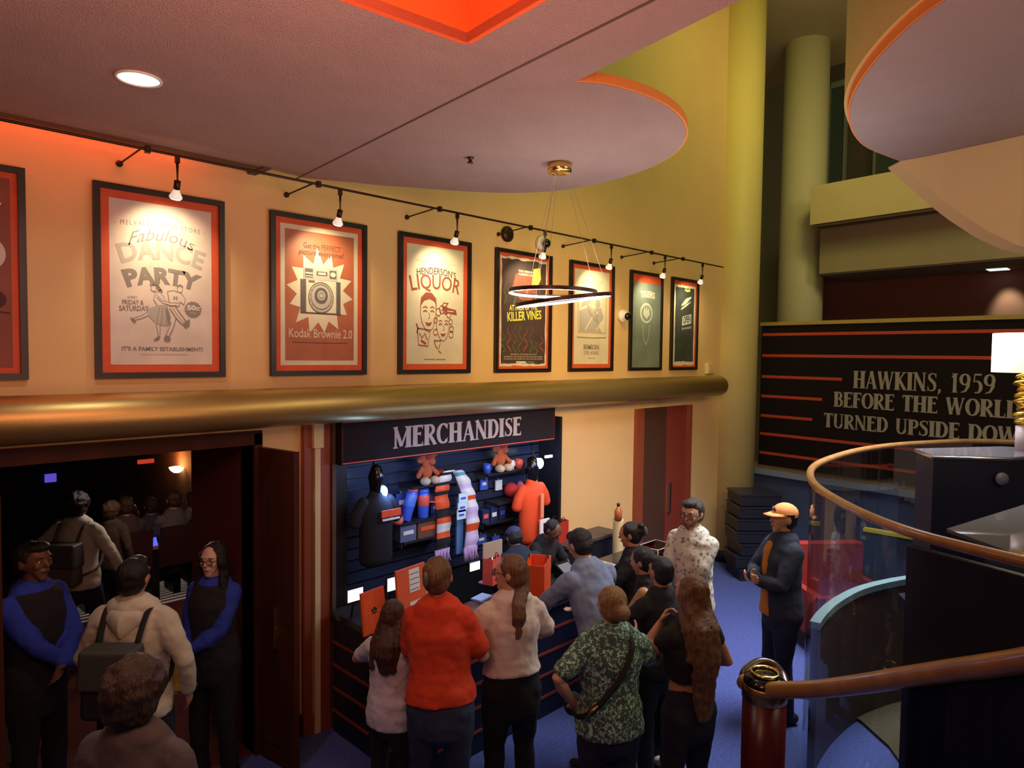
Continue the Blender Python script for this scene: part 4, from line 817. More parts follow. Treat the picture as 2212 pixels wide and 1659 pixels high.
# hanging scarves
def scarf(pts, w, bands, fr, lab, Y=4.72):
    P_ = [SP(x, y, Y) for x, y in pts]; t = thing('hanging_scarf', lab, 'scarf', tuple(P_[0]), 'football scarves hanging in the store')
    P_ = crom(P_, 10); n = len(P_); m = MB(); m.smooth = True
    for i in range(n-1):
        bi = int(i*len(bands)/(n-1)); m.slot(bands[bi]); a, b = P_[i], P_[i+1]; wv = w*(0.72+0.28*min(1, i/12))
        V_ = [(a.x-wv, a.y, a.z),(a.x+wv, a.y+0.01*math.sin(i), a.z),(a.x+wv, a.y+0.02, a.z),(a.x-wv, a.y+0.02, a.z),(b.x-wv, b.y, b.z),(b.x+wv, b.y+0.01*math.sin(i+1), b.z),(b.x+wv, b.y+0.02, b.z),(b.x-wv, b.y+0.02, b.z)]
        m.add(V_, [(0,1,5,4),(1,2,6,5),(2,3,7,6),(3,0,4,7)])
    m.build('woven_band', [BLKF, ORG, WHT, mat('teal_knit', (0.10,0.42,0.40), 0.9), mat('lilac_knit', (0.62,0.50,0.75), 0.9), mat('navy_knit', (0.04,0.06,0.25), 0.9)], t)
    e = P_[-1]; m = MB()
    for i in range(9): xx = e.x-w+2*w*i/8; m.tube([(xx, e.y+0.01, e.z), (xx+0.006*math.sin(i*3), e.y+0.008, e.z-0.06), (xx+0.012*math.sin(i*5), e.y, e.z-0.12)], [0.013,0.010,0.012], 5)
    m.build('fringe', fr, t)
scarf([(975,1012),(962,1032),(955,1070),(960,1130),(957,1186)], 0.075, [0,2,0,2,2,0,1,0,1,1,0,1,2,1,0,0], LIL, 'black, white and orange scarf with lilac fringe, the left of two hanging scarves')
scarf([(984,1012),(1000,1034),(1016,1080),(1022,1130),(1018,1182)], 0.075, [0,4,3,2,2,4,2,1,2,4,4,2,1,4,4,4], LIL, 'pale lilac and teal scarf, the right of two hanging scarves')
m = MB(); P_ = [SP(996, y, 4.78) for y in (1075, 1195)]; m.box((P_[0].x-0.05,4.78,P_[1].z),(P_[0].x+0.03,4.8,P_[0].z)); solo('hanging_towel', m, mat('blue_towel', (0.08,0.20,0.45), 0.9), 'narrow blue cloth hanging between the two scarves', 'cloth', (P_[0].x,4.78,P_[1].z))
r = random.Random(11)
for i, y in enumerate((1076, 1096, 1112)):
    p = SP(1000-i*2, y, 4.66); m = MB(); m.box((p.x-0.05, 4.655, p.z-0.04), (p.x+0.055, 4.665, p.z+0.045)); m.slot(1).box((p.x-0.03,4.652,p.z-0.01),(p.x+0.03,4.655,p.z+0.01)); solo('sticker_pack', m, [mat('ice_white', (0.6,0.75,0.8), 0.5), BLUEC], ['uppermost','middle','lowest'][i]+' of three pale sticker packs hanging over the scarf', 'sticker pack', (p.x,4.66,p.z), 'sticker packs')
# mannequins
def torso_bust(p, s, cloth, lab, shirtname, badge, hood=False, Y=4.62):
    t = thing('shirt_mannequin', lab, 'mannequin', tuple(p)); p = Vector(p)
    m = MB(); m.chain([(p+Vector((0,0,0.56))*s, 0.05*s, 0.05*s), (p+Vector((0,0,0.63))*s, 0.055*s, 0.065*s), (p+Vector((0,0,0.72))*s, 0.07*s, 0.08*s), (p+Vector((0,0,0.78))*s, 0.05*s, 0.06*s)]); m.build('head', BLACKG, t)
    m = MB(); c = lambda x, z, a, b: (p+Vector((x,0,z))*s, a*s, b*s)
    m.chain([c(0,0,0.17,0.08), c(0,0.2,0.16,0.09), c(0,0.40,0.17,0.10), c(0,0.50,0.165,0.08), c(0,0.565,0.07,0.06)])
    for sx in (-1,1): m.chain([c(sx*0.13,0.50,0.055,0.055), c(sx*0.19,0.42,0.055,0.05), c(sx*0.215,0.34,0.058,0.05)])
    if hood: m.chain([c(0,0.54,0.13,0.11), c(0,0.64,0.105,0.11), c(0,0.73,0.085,0.10)])
    b = m.build(shirtname, cloth, t)
    for (dx, z0, z1, w_, mt_) in badge:
        m = MB(); m.box(p+Vector((dx-w_, -0.135, z0))*s, p+Vector((dx+w_, -0.120, z1))*s); m.build('printed_badge', mt_, t)
p = SP(812, 1205, 4.62); torso_bust((p.x,4.62,p.z), 0.92, mat('black_hoodie_cloth', (0.006,0.006,0.010), 0.9), 'black hooded sweatshirt with small orange badge on a mannequin at the store left', 'sweatshirt', [(0.07,0.38,0.44,0.10,ORG),(0.07,0.35,0.365,0.09,WHT)], False)
p = SP(1147, 1160, 4.62); torso_bust((p.x,4.62,p.z), 0.98, ORG2, 'bright orange jersey on a black mannequin at the right end of the store', 'jersey', [(0.02,0.22,0.46,0.022,mat('pale_orange_print',(0.75,0.25,0.12),0.7)),(0.06,0.03,0.20,0.07,WHT),(0.06,0.07,0.16,0.022,BLKF)])
m = MB(); p = SP(1158, 1182, 4.55); m.chain([((p.x,4.60,p.z-0.05),0.05,0.03),((p.x,4.60,p.z+0.1),0.12,0.04),((p.x,4.60,p.z+0.2),0.13,0.04)]); solo('folded_jersey', m, ORG2, 'orange cloth hanging down below the bright orange jersey', 'shirt', (p.x,4.6,p.z))
# store spot lamps
for i, (x, y, c, lab) in enumerate(((826, 1063, (0.35,0.85,1.0), 'round pale blue lamp beside the hooded mannequin'), (1166, 1001, (0.65,0.85,1.0), 'round white-blue lamp beside the jersey mannequin head'))):
    p = SP(x, y, 4.60); t = thing('store_spotlight', lab, 'lamp', tuple(p)); m = MB(); m.ell(p, (0.048,0.03,0.055)); m.build('bulb', emat('store_bulb_%d' % i, c, 3.0), t); m = MB(); m.tube([p+Vector((0,0.02,0)), (p.x,4.7,p.z+0.1), (p.x, 4.75, zb_+0.05)], 0.008, 6); m.build('arm', IRON, t)
    lamp_child(pointl('bulb_light', p+Vector((0.05,-0.06,0)), 5.0, (0.20,0.40,1.0), 0.04), t)
for i, (xa, xb, y) in enumerate(((1178,1192,987),(1150,1162,994),(800,812,1036))):
    a, b = SP(xa, y, 4.68), SP(xb, y, 4.68); m = MB(); m.box((a.x,4.67,a.z-0.012),(b.x,4.69,a.z+0.012)); solo('light_strip', m, emat('cold_strip', (0.75,0.88,1.0), 4.0), ['short cold light strip at the right top corner of the store','short cold light strip above the jersey mannequin','short cold light strip above the hooded mannequin'][i], 'light strip', (a.x,4.68,a.z))
# more goods on the back wall
zs5 = shelf(858, 955, 1168, 'black lower store shelf with a brown gift box display')
zs6 = shelf(1035, 1130, 1128, 'black empty-looking store shelf left of the orange jersey')
for i, (x0_, x1_, mt_, hh_, lab, nm) in enumerate(((868,902,mat('steel_blue_bag',(0.10,0.13,0.22),0.6),0.15,'blue-grey pouch on the lower store shelf','pouch'),(906,948,mat('brown_box',(0.14,0.06,0.03),0.6),0.16,'brown box with orange print on the lower store shelf','gift_box'))):
    a_, b_ = SP(x0_, 1160, 4.74), SP(x1_, 1160, 4.74); m = MB(); m.box((a_.x,4.76,zs5),(b_.x,4.90,zs5+hh_)); m.slot(1).box((a_.x+0.03,4.756,zs5+hh_*0.4),(b_.x-0.03,4.76,zs5+hh_*0.62)); solo(nm, m, [mt_, [WHT,ORG][i]], lab, nm.replace('_',' '), (a_.x,4.76,zs5))
for i, x in enumerate((1048, 1066, 1084)):
    p = SP(x, 1120, 4.8); m = MB(); m.box((p.x-0.045,4.79,zs6),(p.x+0.045,4.86,zs6+0.12+0.02*i)); m.slot(1).box((p.x-0.03,4.786,zs6+0.04),(p.x+0.03,4.79,zs6+0.08)); solo('boxed_figure', m, [mat('navy_carton',(0.02,0.03,0.10),0.4), [CORAL,WHT,BLUEC][i]], 'dark carton with %s label on the shelf left of the orange jersey' % ['coral','white','blue'][i], 'box', (p.x,4.79,zs6))
for i, (x, y, w_, h_, mt_, lab) in enumerate(((1046,1045,0.10,0.12,BLUEC,'small blue shirt card hanging left of the pink cap'),(1078,1048,0.09,0.10,mat('ice_white',(0.6,0.75,0.8),0.5),'small pale card hanging beside the pink cap'),(868,1085,0.12,0.16,mat('navy_pennant',(0.03,0.07,0.32),0.6),'navy pennant hanging beside the hooded mannequin'),(940,1096,0.10,0.10,mat('navy_pennant',(0.03,0.07,0.32),0.6),'navy card hanging left of the black and orange scarf'),(1040,1165,0.14,0.10,mat('navy_pennant',(0.03,0.07,0.32),0.6),'navy card hanging right of the lilac scarf'),(1072,1172,0.10,0.13,BLUEC,'bright blue card hanging above the coral bag'))):
    p = SP(x, y, 4.9); m = MB(); m.box((p.x-w_/2,4.90,p.z-h_/2),(p.x+w_/2,4.915,p.z+h_/2)); m.slot(1).box((p.x-w_/4,4.897,p.z-h_/8),(p.x+w_/4,4.90,p.z+h_/8)); m.tube([(p.x,4.905,p.z+h_/2),(p.x,4.93,p.z+h_/2+0.02)],0.003,5); solo('hanging_card', m, [mt_, WHT], lab, 'card', (p.x,4.9,p.z))
# counter : front along the wall, left return
ZK = 0.95; YK0, YK1 = 3.58, 4.02; UK0, UK1 = 2.75, 6.02
t = thing('store_counter', 'black glass-topped store counter with thin red stripes', 'counter', (UK0, YK0, 0))
m = MB(); m.box((UK0+0.02, YK0+0.04, 0), (UK1-0.02, YK1, ZK-0.05)).box((UK0+0.02, YK1, 0), (UK0+0.42, YW-0.12, ZK-0.05)); m.build('cabinet', NAVYP, t)
m = MB(); m.box((UK0, YK0, ZK-0.05), (UK1, YK1+0.03, ZK)).box((UK0, YK1+0.03, ZK-0.05), (UK0+0.46, YW-0.1, ZK)); m.build('glass_top', mat('counter_top', (0.035,0.033,0.035), 0.12, noise=0.5, nscale=7), t)
m = MB(); m.box((UK0-0.006, YK0-0.006, ZK-0.012), (UK1+0.006, YK0, ZK+0.004)); m.build('edge_strip', STEEL, t)
RST = mat('dim_red_stripe', (0.22, 0.03, 0.02), 0.5); m = MB()
for z in (0.16, 0.34, 0.52, 0.70): m.box((UK0+0.0, YK0+0.028, z), (UK1-0.02, YK0+0.04, z+0.018)).box((UK0+0.008, YK0+0.028, z), (UK0+0.02, YW-0.12, z+0.018))
m.build('stripes', RST, t)
t = thing('back_counter', 'low dark cabinet against the cream wall right of the store', 'cabinet', (5.7, 4.4, 0))
m = MB(); a = at_wall(1228, 1150, 4.42).x; b = at_wall(1338, 1120, 4.42).x; zc = at_wall(1290, 1162, 4.42).z
m.box((a, 4.45, 0), (b, YW-0.03, zc-0.03)); m.build('body', BLACK, t); m = MB(); m.box((a-0.02, 4.42, zc-0.03), (b+0.02, YW-0.03, zc)); m.build('top', mat('grey_laminate', (0.06,0.05,0.045), 0.4), t)
# goods on the counter
def CT(x, y, z=ZK): return at_z(x, y, z)
def bag(p, w, d, h, mt_, lab, rot=0.3, handle=True):
    t = thing('paper_bag', lab, 'shopping bag', tuple(p)); R = Matrix.Translation(p) @ Matrix.Rotation(rot, 4, 'Z')
    m = MB(); V_ = [R @ Vector(v) for v in ((-w,-d,0),(w,-d,0),(w,d,0),(-w,d,0),(-w*1.04,-d,h),(w*1.04,-d,h),(w*1.04,d,h),(-w*1.04,d,h),(-w*1.0,-d*0.94,h),(w*1.0,-d*0.94,h),(w*1.0,d*0.94,h),(-w*1.0,d*0.94,h),(-w*.9,-d*0.8,0.02),(w*.9,-d*0.8,0.02),(w*.9,d*0.8,0.02),(-w*.9,d*0.8,0.02))]
    m.add(V_, [(0,3,2,1),(0,1,5,4),(1,2,6,5),(2,3,7,6),(3,0,4,7),(4,5,9,8),(5,6,10,9),(6,7,11,10),(7,4,8,11),(8,9,13,12),(9,10,14,13),(10,11,15,14),(11,8,12,15),(12,13,14,15)], False); m.build('bag', mt_, t, recalc=False)
    if handle:
        for sy in (-1, 1):
            m = MB(); m.tube([R @ Vector((-w*0.4, sy*d*0.96, h-0.02)), R @ Vector((-w*0.3, sy*d*0.9, h+0.03)), R @ Vector((0, sy*d*0.8, h+0.045)), R @ Vector((w*0.3, sy*d*0.9, h+0.03)), R @ Vector((w*0.4, sy*d*0.96, h-0.02))], 0.004, 5); m.build('handle', BLKF, t)
    return t
BAGO = mat('orange_bag_paper', (0.80, 0.085, 0.012), 0.5, noise=0.1, nscale=4)
q = CT(1160, 1296); bag(Vector((q.x, q.y, ZK)), 0.15, 0.085, 0.33, BAGO, 'big bright orange shopping bag standing on the counter', 0.55)
p = at_wall(1210, 1165, 4.6); zt2 = at_wall(1210, 1126, 4.6).z; bag(Vector((p.x, 4.62, 0.86)), 0.10, 0.06, zt2-0.86, mat('red_bag_paper', (0.45,0.03,0.015), 0.5), 'red shopping bag behind the cashier', 0.2)
m = MB(); m.box((p.x-0.2, 4.5, 0), (p.x+0.2, YW-0.04, 0.86)); solo('stock_cupboard', m, BLACK, 'black cupboard behind the cashier under the red bag', 'cupboard', (p.x,4.5,0))
q = CT(1071, 1262); bag(Vector((q.x, q.y+0.05, ZK)), 0.075, 0.05, 0.23, CORAL, 'narrow coral shopping bag on the counter left of the big orange bag', 0.3)
def panel_stand(x, y, Z, w, h, mats, lab, name, rot, lean, drawf=None):
    p = at_depth(x, y, Z); p.z = ZK; t = thing(name, lab, name.replace('_', ' '), tuple(p)); A = Vector((math.cos(rot), math.sin(rot), 0)); N = Vector((A.y, -A.x, 0)); B = (Vector((0,0,1))-N*lean).normalized()
    c0 = p-A*w/2; m = MB(); V_ = [c0, c0+A*w, c0+A*w-N*0.015, c0-N*0.015]; m.hexa(V_+[v+B*h for v in V_]); m.build('board', mats[0], t)
    if drawf: sh = Sheet(c0+N*0.001, A*w, N, B*h); drawf(sh, h/w); sh.build('print', mats, t)
    m = MB(); q0 = p-N*0.02+B*h*0.6; m.tube([q0, Vector((q0.x-N.x*0.09, q0.y-N.y*0.09, ZK))], 0.006, 6); m.build('strut', BLACKF, t); return t
def d_blk(s, asp):
    s.rect(0.06,0.05,0.94,0.95,1,1); s.disc(0.5,0.52,0.12,2,2,0.08)
    for i in range(6): s.line([(0.5,0.5),(0.5+0.35*math.cos(i*1.05),0.5+0.28*math.sin(i*1.05)),(0.5+0.4*math.cos(i*1.05+0.3),0.5+0.38*math.sin(i*1.05+0.2))],[0.03,0.02,0.006],3,2)
ORD = mat('orange_print_dark', (0.45,0.05,0.015), 0.6)
panel_stand(812, 1292, 4.82, 0.22, 0.30, [ORG, ORG, BLKF, mat('orange_light_print',(0.85,0.22,0.06),0.6)], 'orange printed shirt pack on a board at the left end of the counter', 'shirt_display', 0.15, 0.12, d_blk)
def d_tall(s, asp):
    s.rect(0.0,0.0,1,1,0,1); s.rect(0.42,0.56,0.78,0.96,1,2)
    for i in range(4): s.rect(0.44,0.60+0.09*i,0.76,0.61+0.09*i,2,3)
    s.rect(0.4,0.1,0.85,0.4,1,2); s.poly([(0.5,0.12),(0.8,0.15),(0.7,0.3),(0.52,0.25)],2,3)
panel_stand(895, 1300, 4.98, 0.30, 0.42, [mat('orange_card',(0.72,0.12,0.04),0.5), WHT, BLKF], 'tall orange display card with black and white photographs on the counter', 'display_card', 0.15, 0.10, d_tall)
for i, (x, y, w_, h_, lab) in enumerate(((768,1298,0.13,0.09,'bright white lit tablet screen at the far left of the counter'), (850,1275,0.11,0.10,'bright white lit tablet screen between the two orange boards'), (1026,1232,0.12,0.075,'white lit screen on the store wall below the scarves'))):
    p = at_wall(x, y, [4.35,4.30,4.5][i]); t = thing('lit_screen', lab, 'screen', (p.x, p.y, p.z)); m = MB(); m.box((p.x-w_/2,p.y,p.z),(p.x+w_/2,p.y+0.012,p.z+h_)); m.build('screen', emat('white_screen',(0.85,0.93,1.0),1.6), t)
    m = MB(); m.box((p.x-w_/2-0.008,p.y+0.002,p.z-0.008),(p.x+w_/2+0.008,p.y+0.02,p.z+h_+0.008)); m.build('case', BLACKF, t); m = MB(); m.tube([(p.x,p.y+0.02,p.z+0.02),(p.x,p.y+0.06,ZK)],0.008,6) if p.z > ZK else m.box((p.x-0.02,p.y+0.02,p.z-0.02),(p.x+0.02,p.y+0.05,p.z+0.02)); m.build('stand', BLACKF, t)
def flatitem(x, y, w, d, rot, mt_, lab, name, h=0.012, z=ZK):
    q = at_z(x, y, z); R = Matrix.Translation((q.x,q.y,z)) @ Matrix.Rotation(rot, 4, 'Z'); m = MB(); m.box((-w/2,-d/2,0),(w/2,d/2,h), R); return solo(name, m, mt_, lab, name.replace('_',' '), (q.x,q.y,z))
flatitem(1040, 1292, 0.16, 0.10, 0.2, mat('pale_blue_paper',(0.35,0.48,0.75),0.5), 'pale blue booklet lying on the counter', 'booklet')
flatitem(1047, 1258, 0.10, 0.06, 0.1, mat('pink_paper',(0.80,0.35,0.65),0.5), 'pink card on the counter behind the blue booklet', 'card')
flatitem(1040, 1315, 0.09, 0.05, 0.4, mat('pink_paper2',(0.75,0.35,0.62),0.5), 'pink card near the front edge of the counter', 'card')
flatitem(1290, 1225, 0.34, 0.22, 0.0, mat('pale_folder',(0.40,0.34,0.27),0.6), 'pale folder lying on the counter beside the man in light blue', 'folder')
t = thing('price_sign', 'beige card sign on a stand behind the woman with glasses', 'sign', tuple(CT(1098,1268))); q = CT(1098,1268); zz = at_depth(1098, 1195, 5.6).z
m = MB(); m.box((q.x-0.11,q.y+0.2,zz-0.14),(q.x+0.12,q.y+0.212,zz)); m.build('card', mat('beige_card',(0.45,0.33,0.22),0.7), t); m = MB(); m.tube([(q.x,q.y+0.206,zz-0.14),(q.x,q.y+0.206,ZK)],0.008,6); m.build('post', STEEL, t)
# plush ghost-white toy, acrylic case, glass pane, till
q = at_z(908, 1292, ZK); t = thing('white_plush', 'black and white soft toy sitting on the counter by the tall orange card', 'soft toy', (q.x,q.y,ZK)); m = MB(); m.ell((q.x,q.y,ZK+0.07),(0.07,0.06,0.075)); m.build('body', WHT, t); m = MB(); m.ell((q.x+0.01,q.y-0.01,ZK+0.17),(0.052,0.05,0.05)); m.build('head', BLKF, t)
q = at_z(1418, 1212, ZK); t = thing('acrylic_case', 'clear acrylic box with bright edges at the right end of the counter', 'display case', (q.x,q.y,ZK)); ACR = glass_mat('acrylic', (0.85,0.83,0.78)); EDG = mat('acrylic_edge', (0.5,0.47,0.42), 0.3)
w_, d_, h_ = 0.15, 0.11, 0.16; m = MB()
for s_ in (-1,1): m.box((q.x+s_*w_-0.003,q.y-d_,ZK),(q.x+s_*w_+0.003,q.y+d_,ZK+h_)).box((q.x-w_,q.y+s_*d_-0.003,ZK),(q.x+w_,q.y+s_*d_+0.003,ZK+h_))
m.build('walls', ACR, t); m = MB()
for s_ in (-1,1): m.tube([(q.x+s_*w_,q.y-d_,ZK+h_),(q.x+s_*w_,q.y+d_,ZK+h_)],0.004,6); m.tube([(q.x-w_,q.y+s_*d_,ZK+h_),(q.x+w_,q.y+s_*d_,ZK+h_)],0.004,6); m.tube([(q.x+s_*w_,q.y-d_,ZK),(q.x+s_*w_,q.y-d_,ZK+h_)],0.004,6)
m.build('edges', EDG, t)
q = at_z(1225, 1246, ZK); t = thing('cash_register', 'small black card terminal on the counter by the cashier', 'card terminal', (q.x,q.y,ZK)); m = MB(); m.hexa([Vector((q.x+a,q.y+b,ZK+c)) for a,b,c in ((-.09,-.06,0),(.09,-.06,0),(.09,.08,0),(-.09,.08,0),(-.09,-.06,.04),(.09,-.06,.04),(.09,.08,.12),(-.09,.08,.12))]); m.build('body', BLACKG, t); m = MB(); m.hexa([Vector((q.x+a,q.y+b,ZK+c)) for a,b,c in ((-.075,-.045,.045),(.075,-.045,.045),(.075,.055,.105),(-.075,.055,.105),(-.075,-.047,.049),(.075,-.047,.049),(.075,.053,.109),(-.075,.053,.109))]); m.build('display', mat('grey_display',(0.2,0.2,0.22),0.2), t)
p = at_wall(1334, 1195, 4.30); z1 = at_wall(1334, 1122, 4.30).z; t = thing('poster_tube_stand', 'tall cream display pillar with an orange bottle on top, right of the store', 'display stand', (p.x, 4.3, 0))
m = MB(); m.lathe([(0,0),(0.07,0),(0.06,0.03),(0.055,z1-0.03),(0.06,z1),(0,z1)], (p.x,4.3,0), (0,0,1), 24); m.build('pillar', CREAM, t)
tq = thing('pump_bottle', 'orange-brown bottle with dark cap standing on the cream pillar', 'bottle', (p.x-0.03,4.28,z1)); m = MB(); m.lathe([(0,0),(0.04,0),(0.042,0.10),(0.02,0.13),(0.014,0.15)], (p.x-0.03,4.28,z1), (0,0,1), 16); m.build('bottle', mat('amber_plastic',(0.45,0.12,0.04),0.3), tq); m = MB(); m.lathe([(0.016,0.15),(0.018,0.18),(0,0.185)], (p.x-0.03,4.28,z1), (0,0,1), 12); m.build('cap', BLACKF, tq)

# doors
def panel_door(name, hinge, end, z1, mt_, handle=None, n=2):
    o = MB(); o.slab(hinge, end, 0.01, z1, 0.045, -0.0225); d = struct(name, o, mt_)
    h = Vector((hinge[0],hinge[1],0)); e = Vector((end[0],end[1],0)); A = (e-h).normalized(); L_ = (e-h).length; p = MB()
    for s_ in (-0.03, 0.023):
        p.slab(h+A*L_*0.15, h+A*L_*0.85, 1.05, z1-0.15, 0.007, s_).slab(h+A*L_*0.15, h+A*L_*0.85, 0.15, 0.85, 0.007, s_)
    p.build('panels', mt_, d); return d, A, L_, h
d2, A, L_, h = panel_door('door_2', (U_D1+0.05, YW-0.04), (wu(604, 4.56), 4.32), Z_D-0.02, WOOD)
BRS = mat('brass_plate', (0.75, 0.48, 0.17), 0.25, 1.0)
pp = h+A*L_*0.55; nn = Vector((A.y,-A.x,0)); m = MB()
for s_ in (-1,1):
    q = pp+nn*0.03*s_; m.box((q.x-0.03,q.y-0.01,0.86),(q.x+0.03,q.y+0.01,1.16)); m.box((q.x-0.012,q.y-0.04,0.95),(q.x+0.05,q.y-0.02,1.0))
m.build('door_handle', BRS, d2)
lh = at_wall(22, 1500, 4.3); d3, A, L_, h = panel_door('door_3', (U_D0-0.02, YW-0.04), (at_wall(8, 1200, 3.95).x-0.03, 3.95), Z_D-0.02, WOOD)
m = MB(); e = h+A*L_*0.93; m.box((e.x-0.0,e.y-0.035,0.86),(e.x+0.045,e.y+0.035,0.94)).box((e.x-0.0,e.y-0.035,0.95),(e.x+0.05,e.y+0.035,1.03)).box((e.x-0.0,e.y-0.03,1.04),(e.x+0.04,e.y+0.03,1.12)); m.build('door_handle', BRASS, d3)
# far double door
m = MB(); m.box((U_E0, YW+0.03, 0), ((U_E0+U_E1)/2+0.1, YW+0.09, 2.3)); d4 = struct('door_4', m, mat('dark_brown_door',(0.085,0.035,0.022),0.5))
m = MB(); m.box(((U_E0+U_E1)/2+0.1, YW+0.02, 0), (U_E1, YW+0.09, 2.3)); d5 = struct('door_5', m, mat('maroon_door',(0.24,0.04,0.025),0.5))
m = MB(); m.box((U_E0-0.06, YW-0.05, 0), (U_E0+0.09, YW+0.1, 2.3)).box((U_E1-0.04, YW-0.03, 0), (U_E1+0.02, YW+0.1, 2.3)); struct('trim_%d' % k, m, REDWOOD); k += 1
m = MB(); m.box(((U_E0+U_E1)/2+0.14, YW-0.02, 0.9), ((U_E0+U_E1)/2+0.17, YW+0.02, 1.3)); m.build('door_handle', STEEL, d5)

# sconce, exit lamp and blue monitor in the auditorium
p = Vector((UA, 0, 0)); d = ray(390, 1012); tt = (UA-0.02)/d.x; sc = CAM+d*tt
t = thing('wall_sconce', 'small half-bowl wall lamp glowing on the brown auditorium wall', 'wall lamp', tuple(sc))
m = MB(); m.lathe([(0.0,-0.07),(0.05,-0.06),(0.10,-0.02),(0.125,0.03),(0.115,0.03),(0.0,-0.04)], sc+Vector((-0.06,0,0)), (0,0,1), 20); m.build('bowl', emat('sconce_glass',(1.0,0.62,0.30),7.0), t)
lamp_child(pointl('sconce_light', sc+Vector((-0.16,0,0.08)), 14, (1.0,0.40,0.13), 0.05), t)
p = at_wall(110, 1033, 16.93); m = MB(); m.box((p.x-0.10,p.y,p.z-0.085),(p.x+0.10,17,p.z+0.085)); solo('stage_monitor', m, emat('blue_monitor',(0.12,0.08,0.65),0.8), 'small square blue lit monitor deep in the dark auditorium', 'monitor', tuple(p))
p = at_wall(316, 997, 11.0); m = MB(); m.box((p.x-0.11,p.y,p.z-0.03),(p.x+0.11,p.y+0.04,p.z+0.03)); m.slot(1).tube([p+Vector((0,0.02,0.03)), (p.x,p.y+0.02,3.1)], 0.01, 6); solo('exit_light', m, [emat('exit_red',(0.6,0.05,0.02),0.8), AUD], 'thin red lit sign far back in the auditorium', 'exit light', tuple(p))
p = at_depth(294, 975, 9.5); m = MB(); m.lathe([(0,0),(0.10,0),(0.10,-0.02),(0,-0.02)], p, (0,0,1), 20); m.slot(1).tube([p, (p.x,p.y,3.1)], 0.01, 6); solo('pendant_downlight', m, [emat('dim_white',(0.8,0.75,0.68),0.6), AUD], 'small dim flat lamp hanging from the auditorium ceiling', 'ceiling light', tuple(p))

# ================================================================ RIGHT SIDE
# striped sign board
zB0, zB1 = zb0, at_board(1645, 704, DB).z
A_ = -VB; e0 = at_board(1642, 850, DB); o_ = Vector((e0.x, e0.y, zB0)); Wd = 4.4
t = thing('striped_sign_board', 'wide black board with red stripes reading HAWKINS, 1959 BEFORE THE WORLD TURNED UPSIDE DOWN', 'sign', tuple(o_))
m = MB(); m.slab(o_, o_+A_*Wd, zB0, zB1, 0.05, 0); m.build('board', SGB, t)
m = MB(); m.slab(o_-A_*0.02, o_+A_*(Wd+0.02), zB1, zB1+0.05, 0.09, -0.02); m.build('top_rail', mat('yellow_brass_cap',(0.50,0.38,0.10),0.4,0.3), t)
def bd(x, y): p = at_board(x, y, DB); return (p-o_).dot(A_), p.z-zB0
sh = Sheet(o_-NB*0.004, A_, -NB)
hh = [bd(1645, y)[1] for y in (723, 768, 813, 855, 897, 936, 977)]
for i, (h_, xe_) in enumerate(zip(hh, (2500, 2142, 1820, 1778, 1758, 2500, 2500))):
    a1 = bd(xe_, 800)[0] if xe_ < 2500 else Wd-0.02
    sh.rect(0.02, h_-0.02, a1, h_+0.02, 0, 1)
sh.build('stripes', [SGR], t)
sh = Sheet(o_-NB*0.006, A_, -NB); hL = 0.0
for s_, xa, xb, yb, yt, xx in (('HAWKINS, 1959', 1843, 2152, 838, 801, 1845), ('BEFORE THE WORLD', 1801, 2208, 878, 846, 1803), ("TURNED UPSIDE DOWN", 1779, 2240, 922, 892, 1781)):
    a0, b0 = bd(xa, yb); a1, _ = bd(xb, yb); _, b1 = bd(xx, yt)
    display_text(sh, s_, a0, b0, b1-b0, a1-a0, 0, 1)
sh.build('lettering', [mat('sign_letters_pale',(0.42,0.38,0.30),0.6)], t)
# stack of black trays / cases by the blue wall
for i in range(7):
    p = at_depth(1622, 1228, 9.15); z0 = 0.01+0.165*i; r = random.Random(i); j = r.uniform(-0.02,0.02)
    c = MB(); R = Matrix.Translation((p.x+j,p.y-j,z0)) @ Matrix.Rotation(-0.75+j*2, 4, 'Z')
    lab = ['lowest','second from the floor','third from the floor','fourth from the floor','third from the top','second from the top','topmost'][i]
    tt = thing('storage_case', lab+' black case in the stack beside the round column', 'case', (p.x+j,p.y-j,z0), 'stack of black cases')
    c.box((-0.27,-0.24,0),(0.27,0.24,0.125), R); c.build('body', mat('black_case',(0.012,0.012,0.02),0.5), tt)
    c = MB(); c.box((-0.28,-0.25,0.125),(0.28,0.25,0.15), R); c.build('lid', mat('black_case_lid',(0.02,0.022,0.04),0.35), tt)
# curved glass guard with oak handrail
ZG = 2.1
gp = [(2300,962),(2212,956),(2100,953),(2000,957),(1920,963),(1850,974),(1795,990),(1762,1005),(1750,1022),(1758,1045),(1790,1070),(1850,1103),(1920,1133),(2000,1160),(2100,1186),(2212,1214),(2330,1244)]
G = crom([at_z(x, y, ZG) for x, y in gp], 6)
t = thing('curved_glass_guard', 'curved glass railing with oak handrail in front of the striped sign board', 'railing', (G[len(G)//2].x, G[len(G)//2].y, 0))
m = MB(); m.tube(G, 0.027, 12); m.build('handrail', RAILW, t)
segs = [0, 12, 24, 36, 46, 54, 62, 72, 84, len(G)-1]
for a, b in zip(segs[:-1], segs[1:]):
    m = MB(); m.smooth = True
    for i in range(a, b):
        p, q = G[i], G[i+1]; e = 0.0
        m.add([(p.x,p.y,0.06),(q.x,q.y,0.06),(q.x,q.y,ZG-0.02),(p.x,p.y,ZG-0.02)], [(0,1,2,3)])
    m.build('glass_pane', GLASS, t, recalc=False)
